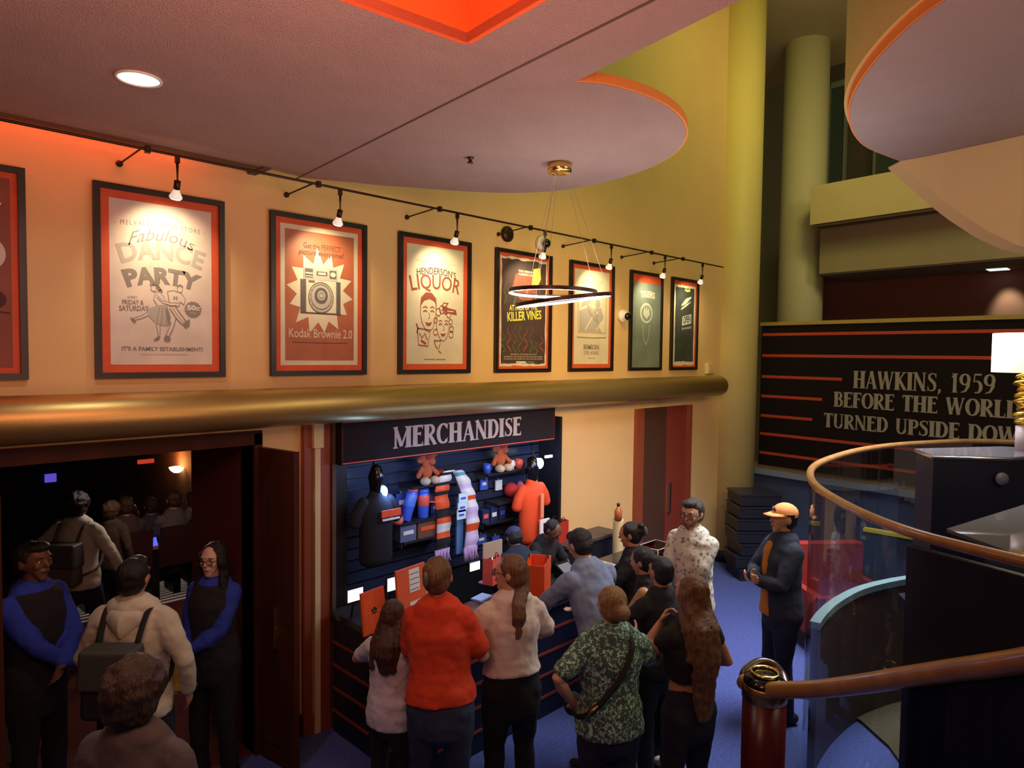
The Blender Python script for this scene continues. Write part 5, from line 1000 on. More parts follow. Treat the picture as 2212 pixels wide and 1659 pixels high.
# stair base inside the guard: dark curved kerb with teal edge
arc = [at_z(x, y, 1.08) for x, y in ((1752,1345),(1770,1322),(1800,1297),(1850,1271),(1920,1253),(1995,1243),(2100,1240),(2212,1245))]
AR = crom(arc, 5); cen = Vector((AR[-1].x+0.6, AR[-1].y-1.0, 0))
t = thing('curved_stair_kerb', 'dark curved stair kerb with pale teal edge seen through the glass railing', 'kerb', (AR[0].x,AR[0].y,0))
m = MB(); m2 = MB()
for i in range(len(AR)-1):
    m.slab(AR[i], AR[i+1], 0.0, 1.04, 0.05, -0.05); m2.slab(AR[i], AR[i+1], 1.04, 1.09, 0.07, -0.06)
m.build('side_panel', mat('kerb_brown',(0.07,0.035,0.028),0.6), t); m2.build('edge', mat('pale_teal_metal',(0.16,0.25,0.27),0.4), t)
pl = [at_z(x, y, 0.03) for x, y in ((1740,1500),(1800,1520),(1860,1556),(1920,1610),(1970,1680),(2500,1760),(2500,1440),(1995,1440),(1800,1460))]
m = MB(); m.prism([(p_.x,p_.y) for p_ in pl], 0.0, 0.03); struct('floor', m, mat('olive_stair_carpet',(0.09,0.075,0.045),0.9,noise=0.3,nscale=30))
# blue ledge with yellow tape, red bench behind glass
a = at_depth(1868, 1145, 7.4); b = at_depth(2000, 1168, 7.0); A2 = (b-a); A2.z = 0; L2 = A2.length; t = thing('blue_partition', 'low dark blue partition with a yellow taped edge behind the glass railing', 'partition', (a.x,a.y,0)); za = a.z
m = MB(); m.slab(b, a, 0.0, za, 0.06, 0); m.build('panel', mat('blue_panel',(0.02,0.035,0.07),0.5), t); m = MB(); m.slab(b, a, za, za+0.035, 0.08, -0.01); m.build('taped_edge', mat('yellow_tape',(0.72,0.58,0.03),0.5), t)
q = at_z(1820, 1310, 0); q = at_depth(1822, 1175, 6.9); t = thing('red_lounge_chair', 'dark red upholstered lounge chair behind the glass railing', 'lounge chair', (q.x,q.y,0))
RF = mat('red_upholstery',(0.30,0.02,0.015),0.7); R = Matrix.Translation((q.x,q.y,0)) @ Matrix.Rotation(-0.7, 4, 'Z')
m = MB(); m.box((-0.36,-0.33,0.2),(0.36,0.33,0.45),R); m.build('seat', RF, t); m = MB(); m.box((-0.36,0.22,0.45),(0.36,0.36,1.0),R); m.build('backrest', RF, t)
for s_ in (-1,1):
    m = MB(); m.box((s_*0.36,-0.33,0.2),(s_*0.44,0.36,0.62),R); m.build('armrest', RF, t)
    for y_ in (-0.28,0.28): m = MB(); m.tube([R @ Vector((s_*0.36,y_,0)), R @ Vector((s_*0.34,y_,0.2))],0.02,8); m.build('leg', BLACKF, t)
# navy solid panel below the near part of the guard, and upper landing furniture
pa = at_depth(1992, 1165, 3.62); pb = at_depth(2260, 1240, 2.72); dd = Vector((pb.x-pa.x, pb.y-pa.y, 0)).normalized()
i0 = min(range(len(G)), key=lambda i: (G[i]-Vector((at_z(1990,1157,ZG)))).length)
m = MB(); V_ = []; ns = 0
for i in range(i0, len(G)):
    p = G[i]; tdir = (G[min(i+1, len(G)-1)]-G[i-1]); tdir.z = 0; tdir.normalize(); nn_ = Vector((-tdir.y, tdir.x, 0)); a = p-nn_*0.02; b = p-nn_*0.07; ns += 1
    V_ += [(a.x,a.y,0),(b.x,b.y,0),(b.x,b.y,ZG-0.045),(a.x,a.y,ZG-0.045)]
fs = [(4*i+q_, 4*i+(q_+1) % 4, 4*i+4+(q_+1) % 4, 4*i+4+q_) for i in range(ns-1) for q_ in range(4)]
m.add(V_, fs+[(0,1,2,3), tuple(range(4*ns-4, 4*ns))], False)
struct('wall_stair_panel', m, NAVYP)
# landing furniture (navy cabinet with glass top + lamp; lower glass table)
c = at_z(2013, 983, 2.26)
ax = -VB; ay = NB
t = thing('glass_topped_cabinet', 'navy cabinet with a grey glass top behind the curved railing', 'cabinet', (c.x,c.y,1.1))
R = Matrix.Translation((c.x,c.y,0)) @ Matrix(((RH.x, FH.x, 0),(RH.y, FH.y, 0),(0,0,1))).to_4x4()
fa = at_z(2180, 988, 2.26); 
foot = [(c.x,c.y),(fa.x,fa.y),tuple((fa+Vector((0.9*RH.x+0.35*FH.x,0.9*RH.y+0.35*FH.y,0))).to_2d()),tuple((c+FH*0.55+RH*0.9).to_2d()),tuple((c+FH*0.35+RH*0.08).to_2d())]
m = MB(); m.prism(foot, 2.235, 2.26); m.build('glass_top', mat('grey_glass_top',(0.12,0.11,0.12),0.08), t)
cxx = sum(f[0] for f in foot)/5; cyy = sum(f[1] for f in foot)/5; ft2 = [(cxx+(f[0]-cxx)*0.97, cyy+(f[1]-cyy)*0.97) for f in foot]
m = MB(); m.prism(ft2, 1.12, 2.235); m.build('body', NAVYP, t)
m = MB(); m.tube([(c.x,c.y,2.248),(fa.x,fa.y,2.248),(foot[2][0],foot[2][1],2.248)],0.008,6); m.build('edge_strip', STEEL, t)
m = MB(); q = at_depth(2163, 1034, at_z(2100,985,2.26).y*0+ (fa.dot(FH))-0.0); m.lathe([(0,0),(0.045,0),(0.045,0.012),(0,0.012)], q+FH*0.0, -FH, 24); m.build('lamp_reflection', mat('lamp_reflection_pale',(0.16,0.16,0.22),0.5), t)  # pale disc stands for the lamp's reflection on the cabinet front
m = MB(); m.prism([tuple((Vector((f[0],f[1],0))-Vector((cxx,cyy,0))).to_2d()*1.15+Vector((cxx,cyy))) for f in foot], 1.02, 1.12); struct('floor', m, NAVYP)
# lamp
lc = at_depth(2212, 975, fa.dot(FH)+0.35); zl = 2.26; lc.z = zl; k2 = 1480/(lc.dot(FH))
t = thing('table_lamp', 'table lamp with cream drum shade and twisted gold leaf base', 'table lamp', tuple(lc))
def zy(y): return at_depth(2212, y, lc.dot(FH)).z
m = MB(); m.lathe([(0,0),(0.06,0),(0.06,zy(920)-zl),(0,zy(920)-zl)], lc, (0,0,1), 24); m.build('base', mat('lilac_stone',(0.45,0.38,0.40),0.4), t)
m = MB(); n = 60
for ph in (0, PI):
    pts = [Vector((lc.x, lc.y, 0))+Vector((math.cos(ph+i*0.42), math.sin(ph+i*0.42), 0))*(0.030+0.035*abs(math.sin(PI*i/n*3))+0.01)+Vector((0,0,zy(918)+(zy(808)-zy(918))*i/n)) for i in range(n+1)]
    m.tube(pts, 0.011, 8, flat=1.6)
m.build('twisted_stem', GOLD, t)
sw = 65/k2; m = MB(); m.lathe([(sw,zy(805)-zl),(sw,zy(720)-zl),(sw-0.006,zy(720)-zl),(sw-0.006,zy(805)-zl),(sw,zy(805)-zl)], lc, (0,0,1), 40, cap=False); m.build('lamp_shade', mat('cream_shade',(0.85,0.80,0.66),0.8,emit=(1.0,0.90,0.62),estr=0.62), t)
lamp_child(pointl('bulb_light', Vector((lc.x,lc.y,zy(790))), 3, (1.0,0.82,0.5), 0.04), t)
# lower glass table near the rail
cpts = [(2045,1142),(2212,1090),(2420,1150),(2330,1262),(2212,1203)]
zt3 = 1.98; fp = [at_z(x, y, zt3) for x, y in cpts]; cxx = sum(f.x for f in fp)/5; cyy = sum(f.y for f in fp)/5
t = thing('low_glass_table', 'dark glass table top mirroring the gold lamp, next to the oak handrail', 'table', (cxx,cyy,1.1))
m = MB(); m.prism([(f.x,f.y) for f in fp], zt3-0.02, zt3); m.build('glass_top', mat('smoky_mirror_glass',(0.10,0.09,0.08),0.04), t)
m = MB(); m.prism([(cxx+(f.x-cxx)*0.55, cyy+(f.y-cyy)*0.55) for f in fp], 0.0, zt3-0.02); m.build('plinth', NAVYP, t)
# foreground handrail, newel, glass
nz = 1.06; N0 = at_depth(1652, 1480, 3.9); N0.z = nz
t = thing('stair_handrail', 'thick oak handrail rising from a burgundy newel post in the right foreground', 'handrail', (N0.x,N0.y,0))
r0 = 0.118
loop = [N0+Vector((math.cos(a),math.sin(a),0))*r0+Vector((0,0,0.045)) for a in [math.radians(x) for x in (140,100,60,20,-20,-60,-100,-140)]]
rail = [at_depth(x, y, Z) for x, y, Z in ((1700,1490,3.72),(1760,1489,3.52),(1850,1479,3.27),(1950,1464,3.0),(2060,1448,2.75),(2140,1438,2.58),(2212,1427,2.45),(2330,1405,2.25),(2500,1370,2.0))]
start = [at_depth(1606,1472,3.98), at_depth(1625,1484,3.9), at_depth(1660,1490,3.82)]
RL = crom(start+rail, 8)
m = MB(); m.tube(RL, 0.046, 16); m.build('rail', RAILW, t)
lp = [at_depth(1607,1470,3.98), at_depth(1612,1450,4.02), at_depth(1640,1432,4.06), at_depth(1668,1436,4.05), at_depth(1688,1458,4.0), at_depth(1697,1482,3.92)]
m = MB(); m.tube(crom(lp, 8), 0.030, 12); m.build('volute', mat('dark_oak_volute',(0.06,0.03,0.018),0.25,coat=0.5), t)
m = MB(); m.lathe([(0,0),(0.122,0),(0.122,nz-0.09),(0,nz-0.09)], (N0.x,N0.y,0), (0,0,1), 40); m.build('newel_post', mat('burgundy_lacquer',(0.10,0.008,0.010),0.3), t)
m = MB(); m.lathe([(0.122,nz-0.09),(0.127,nz-0.085),(0.127,nz-0.005),(0.122,nz)], (N0.x,N0.y,0), (0,0,1), 40); m.build('copper_band', COPPER, t)
m = MB(); m.lathe([(0.122,nz),(0.118,nz+0.02),(0.09,nz+0.045),(0.05,nz+0.06),(0,nz+0.062)], (N0.x,N0.y,0), (0,0,1), 40); m.build('newel_cap', BLACKG, t)
m = MB(); m.tube([N0+Vector((math.cos(a)*0.075,math.sin(a)*0.075,0.062)) for a in [2*PI*i/32 for i in range(32)]], 0.011, 8, True); m.build('brass_ring', BRASS, t)
m = MB(); m.smooth = True; gs = RL[18:]
for i in range(len(gs)-1):
    p, q = gs[i], gs[i+1]; m.add([(p.x,p.y,0.15),(q.x,q.y,0.15),(q.x,q.y,q.z-0.03),(p.x,p.y,p.z-0.03)], [(0,1,2,3)])
m.build('glass_pane', GLASS, t, recalc=False)
m = MB(); j0 = min(range(len(RL)), key=lambda i: abs((RL[i].dot(RH)/RL[i].dot(FH))*F-(1985-1106)))
for i in range(j0, len(RL)-1):
    p, q = RL[i], RL[i+1]; m.hexa([Vector((p.x,p.y,0)),Vector((q.x,q.y,0)),Vector((q.x,q.y,0))+FH*0.05,Vector((p.x,p.y,0))+FH*0.05,Vector((p.x,p.y,p.z-0.06)),Vector((q.x,q.y,q.z-0.06)),Vector((q.x,q.y,q.z-0.06))+FH*0.05,Vector((p.x,p.y,p.z-0.06))+FH*0.05])
m.build('side_panel', NAVYP, t)
# ================================================================ PEOPLE
_FT = bpy.data.textures.new('cloth_folds', 'CLOUDS'); _FT.noise_scale = 0.11; _FT.noise_depth = 2
_HT = bpy.data.textures.new('hair_locks', 'CLOUDS'); _HT.noise_scale = 0.05; _HT.noise_depth = 3
def fuse(mb, voxel, smooth=4, disp=0.0, tex=None, mid=0.5, cut=None):
    me = bpy.data.meshes.new('f'); me.from_pydata(mb.v, [], mb.f); me.update()
    bm = bmesh.new(); bm.from_mesh(me); bmesh.ops.recalc_face_normals(bm, faces=bm.faces); bm.to_mesh(me); bm.free()
    o = bpy.data.objects.new('f', me); COL.objects.link(o)
    md = o.modifiers.new('r', 'REMESH'); md.mode = 'VOXEL'; md.voxel_size = voxel; md.use_smooth_shade = True
    if smooth: s_ = o.modifiers.new('s', 'SMOOTH'); s_.factor = 0.5; s_.iterations = smooth
    if disp:
        d_ = o.modifiers.new('d', 'DISPLACE'); d_.texture = tex; d_.strength = disp; d_.mid_level = mid; d_.texture_coords = 'LOCAL'
    dg = bpy.context.evaluated_depsgraph_get(); e = o.evaluated_get(dg); r = bpy.data.meshes.new_from_object(e)
    out = MB(); out.v = [tuple(v.co) for v in r.vertices]; out.f = [tuple(p.vertices) for p in r.polygons]
    out.m = [0]*len(out.f); out.sm = [True]*len(out.f)
    bpy.data.objects.remove(o); bpy.data.meshes.remove(me); bpy.data.meshes.remove(r)
    return out
SKIN = {'light': (0.55,0.30,0.20), 'tan': (0.50,0.24,0.12), 'pale': (0.60,0.36,0.26), 'brown': (0.17,0.075,0.04)}
HAIR = {'brown': ((0.10,0.045,0.02),(0.04,0.018,0.008)), 'dark': ((0.012,0.009,0.008),(0.004,0.003,0.003)), 'blond': ((0.36,0.22,0.09),(0.16,0.085,0.03)), 'lightbrown': ((0.22,0.11,0.045),(0.08,0.035,0.015)), 'grey': ((0.06,0.05,0.045),(0.02,0.018,0.016)), 'curly': ((0.085,0.05,0.032),(0.02,0.012,0.008))}
def skin(k): return mat('skin_'+k, SKIN[k], 0.5, noise=0.08, nscale=30)
def hairm(k): return mat('hair_'+k, HAIR[k][0], 0.45, noise=0.5, nscale=30, col2=HAIR[k][1], stretch=(3,3,0.35), bump=0.6, bscale=60)
def cloth(name, c, c2=None, n=0.12, s=6): return mat(name, c, 0.9, noise=n, nscale=s, col2=c2, bump=0.35, bscale=220)
def ik(S, T, a, b, hint):
    d = T-S; L_ = max(min(d.length, (a+b)*0.985), abs(a-b)+0.01); dn = d.normalized(); T = S+dn*L_
    x = (a*a-b*b+L_*L_)/(2*L_); h = math.sqrt(max(a*a-x*x, 0)); hv = Vector(hint); hv = hv-dn*hv.dot(dn)
    hv = hv.normalized() if hv.length > 1e-4 else Vector((0,0,-1)); return S+dn*x+hv*h, T
def hand(mb, W_, d, n, sd, curl, sc=1.0):
    d = d.normalized(); n = (n-d*n.dot(d)).normalized(); s_ = d.cross(n)*sd
    P_ = lambda a, b, c=0: W_+(d*a+s_*b+n*c)*sc
    mb.chain([(P_(-0.01,0), 0.027*sc, 0.020*sc), (P_(0.035,0), 0.038*sc, 0.017*sc), (P_(0.085,0), 0.041*sc, 0.015*sc)], side=s_)
    for i, (b, L_) in enumerate(((-0.031,0.060),(-0.0105,0.078),(0.0105,0.082),(0.031,0.072))):
        q = P_(0.085, b); c1 = curl*0.7; v1 = d*math.cos(c1)+n*math.sin(c1); c2 = curl*1.9; v2 = d*math.cos(c2)+n*math.sin(c2)
        q1 = q+v1*L_*0.5*sc; q2 = q1+v2*L_*0.5*sc; mb.chain([(q, 0.0095*sc, 0.0095*sc), (q1, 0.009*sc, 0.009*sc), (q2, 0.0075*sc, 0.0075*sc)], seg=8)
    q = P_(0.02, 0.032, 0.0); v1 = (d*0.65+s_*0.6+n*0.35).normalized(); q1 = q+v1*0.045*sc; v2 = (d*0.85+s_*0.15+n*0.5).normalized(); mb.chain([(q, 0.013*sc, 0.013*sc), (q1, 0.011*sc, 0.011*sc), (q1+v2*0.033*sc, 0.009*sc, 0.009*sc)], seg=8)

def person(label, x, y, Z, face, skin_='light', hair=('short','brown'), top=None, top_len='long', top_low=0.92, pants=None, shoes=None, female=False, w=1.0, lean=0.0,
           arms=None, head_yaw=0.0, head_pitch=0.0, extra=(), step=0.0, curl=0.35, topname='shirt', floor=0.0, vox=0.0075, group=None, pos=None, sit=False, glasses=False, beard=False, height=None, feet=True, tilt=0.0, cheap=False):
    """body in a local frame: x to the figure's right, y forwards, z up; 1.75 tall before scaling"""
    w = 0.58+0.38*w
    wd = (RH*face[0]+FH*face[1]).normalized(); rz = math.atan2(wd.y, wd.x)-PI/2
    piv = Vector((0,0,0.93)); RL_ = Matrix.Rotation(-lean, 3, 'X') @ Matrix.Rotation(tilt, 3, 'Y')
    dz = -0.42 if sit else 0.0
    def UB(p): p = Vector(p); return piv+RL_ @ (p-piv)+Vector((0,0,dz))
    nk = UB((0, 0.0, 1.50)); HR = RL_ @ Matrix.Rotation(head_yaw, 3, 'Z') @ Matrix.Rotation(-head_pitch, 3, 'X')
    def HD(p): return nk+HR @ (Vector(p)-Vector((0,0,1.50)))
    topz = HD((0, 0.01, 1.752)).z
    if pos is None:
        tp = at_depth(x, y, Z); sc = (tp.z-floor)/topz
        off = HD((0,0.02,1.6)); R2 = Matrix.Rotation(rz, 3, 'Z'); o2 = R2 @ (off*sc); base = Vector((tp.x-o2.x, tp.y-o2.y, floor))
    else: base = Vector(pos); sc = (height or 1.7)/1.75
    t = thing('person', label, 'person', tuple(base), group, rz if rz else 1e-6)
    M = Matrix.Scale(sc, 4)
    sh_x = 0.148 if female else 0.168; hip = 1.06 if female else 1.0
    X = (RL_ @ Vector((1,0,0)))
    def torso(mb, inf, lo, hi, bw=1.0, q0=1.0):
        rows = [(0.80,0.0,0.155*hip,0.115),(0.90,0.0,0.168*hip,0.12),(1.00,0.0,0.155*hip,0.112),(1.10,0.008,0.138,0.102),(1.20,0.012,0.146,0.108),(1.32,0.012,0.155,0.110 if not female else 0.118),(1.40,0.0,0.140,0.090),(1.445,-0.005,0.115,0.078),(1.475,-0.008,0.07,0.06)]
        for r0_, r1_ in zip(rows[:-1], rows[1:]):
            if r0_[0] < lo < r1_[0]: q_ = (lo-r0_[0])/(r1_[0]-r0_[0]); rows.append(tuple(u_+(v_-u_)*q_ for u_, v_ in zip(r0_, r1_)))
        rows = sorted(rows)
        P_ = [(UB((0, a[1]*1.0, a[0])), a[2]*w*bw+inf, a[3]*w*bw+inf) for a in rows if lo-1e-6 <= a[0] <= hi+1e-6]
        mb.chain(P_, side=X, seg=20, q0=q0)
    sl = []; 
    arms = arms or {}
    for sd in (-1, 1):
        S = UB((sd*sh_x*(0.9+0.1*w), -0.005, 1.405)); tg, hint, pn = arms.get(sd, ((sd*0.27, 0.06, 0.80), (sd*0.5,-0.6,0), (-sd, 0.2, 0)))
        T = Vector(tg)+Vector((0,0,dz)); E, Wr = ik(S, T, 0.285, 0.255, hint); sl.append((sd, S, E, Wr, Vector(pn)))
    # legs
    lg = []
    for sd in (-1, 1):
        H = Vector((sd*0.088*hip, 0.0, 0.90+dz)); st = step*sd
        if sit: K = Vector((sd*0.12, 0.42, 0.50)); A_ = Vector((sd*0.12, 0.40, 0.085))
        else: A_ = Vector((sd*0.115, st, 0.085+(0.02 if st < -0.05 else 0))); K = (H+A_)/2+Vector((0.0, 0.03+abs(st)*0.1, 0.02))
        lg.append((sd, H, K, A_))
    b = MB(); torso(b, 0.0, 0.80, 1.48)
    b.chain([(UB((0,-0.012,1.43)), 0.060, 0.062), (HD((0,0.0,1.53)), 0.053, 0.057), (HD((0,0.012,1.585)), 0.05, 0.055)], side=X)
    fx = lambda *p: HD(p)
    b.ell(fx(0,0.008,1.655), (0.077,0.097,0.097), HR); b.chain([(fx(0,0.045,1.625),0.062,0.050),(fx(0,0.060,1.575),0.048,0.036),(fx(0,0.072,1.545),0.028,0.022)], side=HR @ Vector((1,0,0)))
    b.chain([(fx(0,0.096,1.655),0.010,0.010),(fx(0,0.112,1.622),0.013,0.013)], seg=8); b.ell(fx(0,0.090,1.672),(0.055,0.016,0.010),HR); b.ell(fx(0,0.098,1.588),(0.024,0.010,0.008),HR)
    for sd in (-1,1): b.ell(fx(sd*0.080,0.0,1.635),(0.010,0.020,0.032),HR); b.ell(fx(sd*0.038,0.078,1.622),(0.022,0.018,0.022),HR)
    for sd, S, E, Wr, pn in sl:
        rs = 0.056 if top_len == 'none' else 0.040; b.chain([(S,rs*w,rs*w),(S.lerp(E,0.5),0.047*w,0.047*w),(E,0.038,0.038),(E.lerp(Wr,0.3),0.041,0.041),(Wr,0.026,0.022)], seg=12)
        hand(b, Wr, Wr-E, pn, 1 if sd*1 > 0 else -1, curl)
    for sd, H, K, A_ in lg: b.chain([(H,0.092*w,0.10*w),(H.lerp(K,0.5),0.075*w,0.08*w),(K,0.055,0.057),(K.lerp(A_,0.35),0.055,0.06),(A_,0.038,0.040)], seg=12); b.chain([(A_+Vector((0,-0.05,-0.04)),0.034,0.034),(A_+Vector((0,0.06,-0.045)),0.038,0.03),(A_+Vector((0,0.15,-0.06)),0.035,0.018)], seg=10)
    bb = fuse(b, vox if not cheap else 0.014, 3)
    # eyes, brows, lips
    for sd in (-1,1):
        bb.cur = 1; bb.ell(fx(sd*0.031,0.091,1.648),(0.013,0.007,0.008),HR,10,6); bb.cur = 2; bb.ell(fx(sd*0.031,0.097,1.648),(0.006,0.004,0.006),HR,8,6); bb.ell(fx(sd*0.031,0.100,1.672),(0.019,0.006,0.0035),HR,8,6)
    bb.cur = 3; bb.ell(fx(0,0.104,1.588),(0.022,0.006,0.006),HR,10,6)
    hm = hairm(hair[1] if hair else 'dark')
    q = MB(); q.merge(bb, M); body = q.build('body', [skin(skin_), mat('eye_white',(0.6,0.57,0.53),0.3), mat('eye_dark',(0.01,0.008,0.006),0.4), mat('lips_'+skin_, tuple(v*f for v, f in zip(SKIN[skin_], (0.75,0.45,0.5))), 0.5)], t, recalc=False)
    def put(name, mb, m_, vx=0.012, disp=0.018, tex=_FT, sm=3):
        f = fuse(mb, vx, sm, disp, tex); q = MB(); q.merge(f, M); return q.build(name, m_, t, recalc=False)
    if top:
        c = MB(); torso(c, 0.027, top_low, 1.446, q0=0.12); c.chain([(UB((-sh_x*0.8,-0.008,1.415)),0.055,0.055),(UB((0,-0.012,1.440)),0.062,0.055),(UB((sh_x*0.8,-0.008,1.415)),0.055,0.055)])
        for sd, S, E, Wr, pn in sl:
            ct = UB((sd*0.08, 0, 1.40))
            if top_len == 'none': continue
            if top_len in ('short', 'cap'): En = S.lerp(E, 0.72 if top_len == 'short' else 0.30); c.chain([(ct,0.058,0.062),(S,0.060*w,0.066*w)], seg=12); c.ell(S+Vector((-sd*0.006,0,-0.012)),(0.066*w,0.068*w,0.066*w)); c.chain([(S+(E-S)*0.08,0.066*w,0.068*w),(En,0.064*w,0.064*w)], seg=12)
            else: c.chain([(ct,0.058,0.062),(S,0.060*w,0.066*w)], seg=12); c.ell(S+Vector((-sd*0.006,0,-0.012)),(0.066*w,0.068*w,0.066*w)); c.chain([(S+(E-S)*0.08,0.066*w,0.068*w),(S.lerp(E,0.5),0.062*w,0.062*w),(E,0.053,0.053),(E.lerp(Wr,0.35),0.053,0.053),(E.lerp(Wr,0.93),0.040,0.040)], seg=12)
        put(topname, c, top, 0.011, 0.030)
    if pants:
        c = MB(); torso(c, 0.010, 0.80, 1.00)
        for sd, H, K, A_ in lg: c.chain([(H,0.105*w,0.115*w),(H.lerp(K,0.5),0.088*w,0.094*w),(K,0.070,0.072),(K.lerp(A_,0.35),0.068,0.072),(A_+Vector((0,0,-0.0)),0.062,0.066)], seg=12)
        put('trousers', c, pants, 0.012)
    if feet:
        for sd, H, K, A_ in lg:
            c = MB(); f0 = A_+Vector((0,0,-0.085)); c.chain([(f0+Vector((0,-0.065,0.05)),0.040,0.042),(f0+Vector((0,0.02,0.055)),0.042,0.05),(f0+Vector((0,0.12,0.038)),0.048,0.034),(f0+Vector((0,0.18,0.028)),0.038,0.024)], seg=12)
            c.v = [(v[0], v[1], max(v[2], f0.z+0.004)) for v in c.v]; q = MB(); q.merge(c, M); q.build('shoe', shoes or BLACKF, t)
    # hair
    if hair:
        c = MB(); st = hair[0]
        big = {'curly': 1.30, 'afro': 1.25, 'short': 1.0, 'buzz': 0.975}.get(st, 1.04)
        c.ell(fx(0,-0.014,1.668), (0.086*big,0.098*big,0.093*big), HR); c.ell(fx(0,-0.030,1.628), (0.080*big,0.080*big,0.085*big), HR)
        if st == 'short': c.ell(fx(0,0.045,1.725), (0.062,0.06,0.035), HR)
        if st == 'quiff': c.ell(fx(0,0.06,1.737), (0.058,0.055,0.035), HR)
        if st in ('long','ponytail','sidelong'):
            L_ = {'long': 0.56, 'ponytail': 0.20, 'sidelong': 0.20}[st]; wd_ = 0.088 if st == 'long' else 0.042 if st == 'ponytail' else 0.072
            pts = [fx(0,-0.05,1.64), fx(0,-0.075,1.55)] + [UB((0.0 if st != 'sidelong' else 0.03, -0.135-0.015*math.sin(k_*2), 1.46-L_*k_/3)) for k_ in range(0, 4)]
            ws = [0.085, 0.085 if st == 'long' else 0.055, wd_*1.15, wd_*1.2, wd_*1.05, wd_*0.6]
            c.chain([(p_, a_, a_*0.45) for p_, a_ in zip(pts, ws)], side=X)
            if st in ('long','sidelong'):
                for sd in (-1,1): c.chain([(fx(sd*0.070,0.01,1.66),0.03,0.045),(fx(sd*0.082,-0.015,1.56),0.026,0.05),(UB((sd*0.095,-0.06,1.44)),0.035,0.05),(UB((sd*0.09,-0.10,1.28)),0.03,0.04)], side=X)
        if st == 'frontlong':
            for sd in (-1,1): c.chain([(fx(sd*0.070,0.02,1.67),0.03,0.05),(fx(sd*0.085,0.01,1.56),0.026,0.05),(UB((sd*0.095,0.03,1.44)),0.035,0.045),(UB((sd*0.10,0.09,1.30)),0.03,0.03)], side=X)
            c.chain([(fx(0,-0.05,1.62),0.08,0.05),(UB((0,-0.10,1.42)),0.09,0.05),(UB((0,-0.13,1.25)),0.07,0.03)], side=X)
        if st == 'bun': c.ell(fx(0.01,-0.115,1.625), (0.052,0.048,0.050), HR)
        if st == 'updo': c.ell(fx(-0.01,-0.105,1.665), (0.060,0.045,0.062), HR); c.ell(fx(-0.03,-0.12,1.71), (0.035,0.03,0.035), HR)
        put('hair', c, hm, 0.009, 0.035 if st in ('curly','afro') else 0.022 if st == 'long' else 0.013, _HT, 2)
        if st == 'updo': m_ = MB(); m_.ell(fx(-0.04,-0.15,1.66)*sc, (0.018*sc,0.02*sc,0.045*sc), HR); m_.build('hair_claw', mat('claw_clip',(0.10,0.10,0.10),0.3), t)
    if glasses:
        m_ = MB()
        for sd in (-1,1):
            m_.tube([fx(sd*0.034+0.024*math.cos(a),0.112,1.645+0.017*math.sin(a))*sc for a in [2*PI*i/14 for i in range(14)]], 0.0028*sc, 5, True); m_.tube([fx(sd*0.058,0.110,1.65)*sc, fx(sd*0.082,0.06,1.652)*sc, fx(sd*0.082,-0.005,1.648)*sc], 0.0028*sc, 5)
        m_.tube([fx(-0.010,0.112,1.648)*sc, fx(0.010,0.112,1.648)*sc], 0.0028*sc, 5); m_.build('glasses', BLACKF, t)
    if beard:
        c = MB(); c.chain([(fx(-0.052,0.045,1.60),0.016,0.02),(fx(-0.035,0.082,1.562),0.016,0.02),(fx(0,0.094,1.548),0.018,0.02),(fx(0.035,0.082,1.562),0.016,0.02),(fx(0.052,0.045,1.60),0.016,0.02)]); c.ell(fx(0,0.106,1.603),(0.024,0.006,0.005),HR); put('beard', c, hairm('lightbrown'), 0.006, 0.004, _HT, 1)
    ctx = dict(t=t, sc=sc, UB=UB, HD=HD, HR=HR, X=X, M=M, put=put, sl=sl, w=w, torso=torso, rz=rz, base=base, lg=lg)
    for f in extra: f(ctx)
    return ctx
def world_of(c, p):    # local (unscaled) point to world
    return c['base']+Matrix.Rotation(c['rz'], 3, 'Z') @ (Vector(p)*c['sc'])
def layer(name, m_, inf, lo, hi, shift=0.0, sleeves=True, bw=1.0, cut=1.446, r=0.0):
    def f(c):
        mb = MB(); tt = MB(); c['torso'](tt, inf, lo, hi, bw); off = c['UB']((0,shift,1.2))-c['UB']((0,0,1.2)); tt.v = [tuple(Vector(v)+off) for v in tt.v]; mb.merge(tt)
        if sleeves:
            for sd, S, E, Wr, pn in c['sl']:
                w = c['w']; mb.chain([(c['UB']((sd*0.08,shift,1.40)),0.066,0.068),(S,0.068*w+r,0.074*w+r)], seg=12); mb.ell(S+Vector((-sd*0.006,0,-0.012)),(0.074*w,0.076*w,0.074*w)); mb.chain([(S+(E-S)*0.08,0.074*w+r,0.076*w+r),(S.lerp(E,0.5),0.070*w+r,0.066*w+r),(E,0.058+r,0.058+r),(E.lerp(Wr,0.35),0.058+r,0.058+r),(E.lerp(Wr,0.9),0.050+r,0.050+r)], seg=12)
        c['put'](name, mb, m_, 0.012, 0.022)
    return f
def front_strip(m_):
    def f(c):
        mb = MB(); w = c['w']; mb.chain([(c['UB']((0.0,y_*w+0.030,z_)),rx_,0.022) for z_,y_,rx_ in ((0.87,0.118,0.085),(0.96,0.115,0.07),(1.10,0.105,0.045),(1.25,0.115,0.045),(1.38,0.105,0.05),(1.44,0.075,0.045))], side=c['X'], q0=0.2); c['put']('open_front', mb, m_, 0.010, 0.006)
    return f
def collar(m_, name='collar'):
    def f(c):
        mb = MB(); U = c['UB']; mb.chain([(U((-0.05,0.06,1.44)),0.012,0.03),(U((-0.075,0.0,1.475)),0.012,0.03),(U((0,-0.065,1.49)),0.012,0.03),(U((0.075,0.0,1.475)),0.012,0.03),(U((0.05,0.06,1.44)),0.012,0.03)], side=(0,0,1)); c['put'](name, mb, m_, 0.008, 0.0, None, 2)
    return f
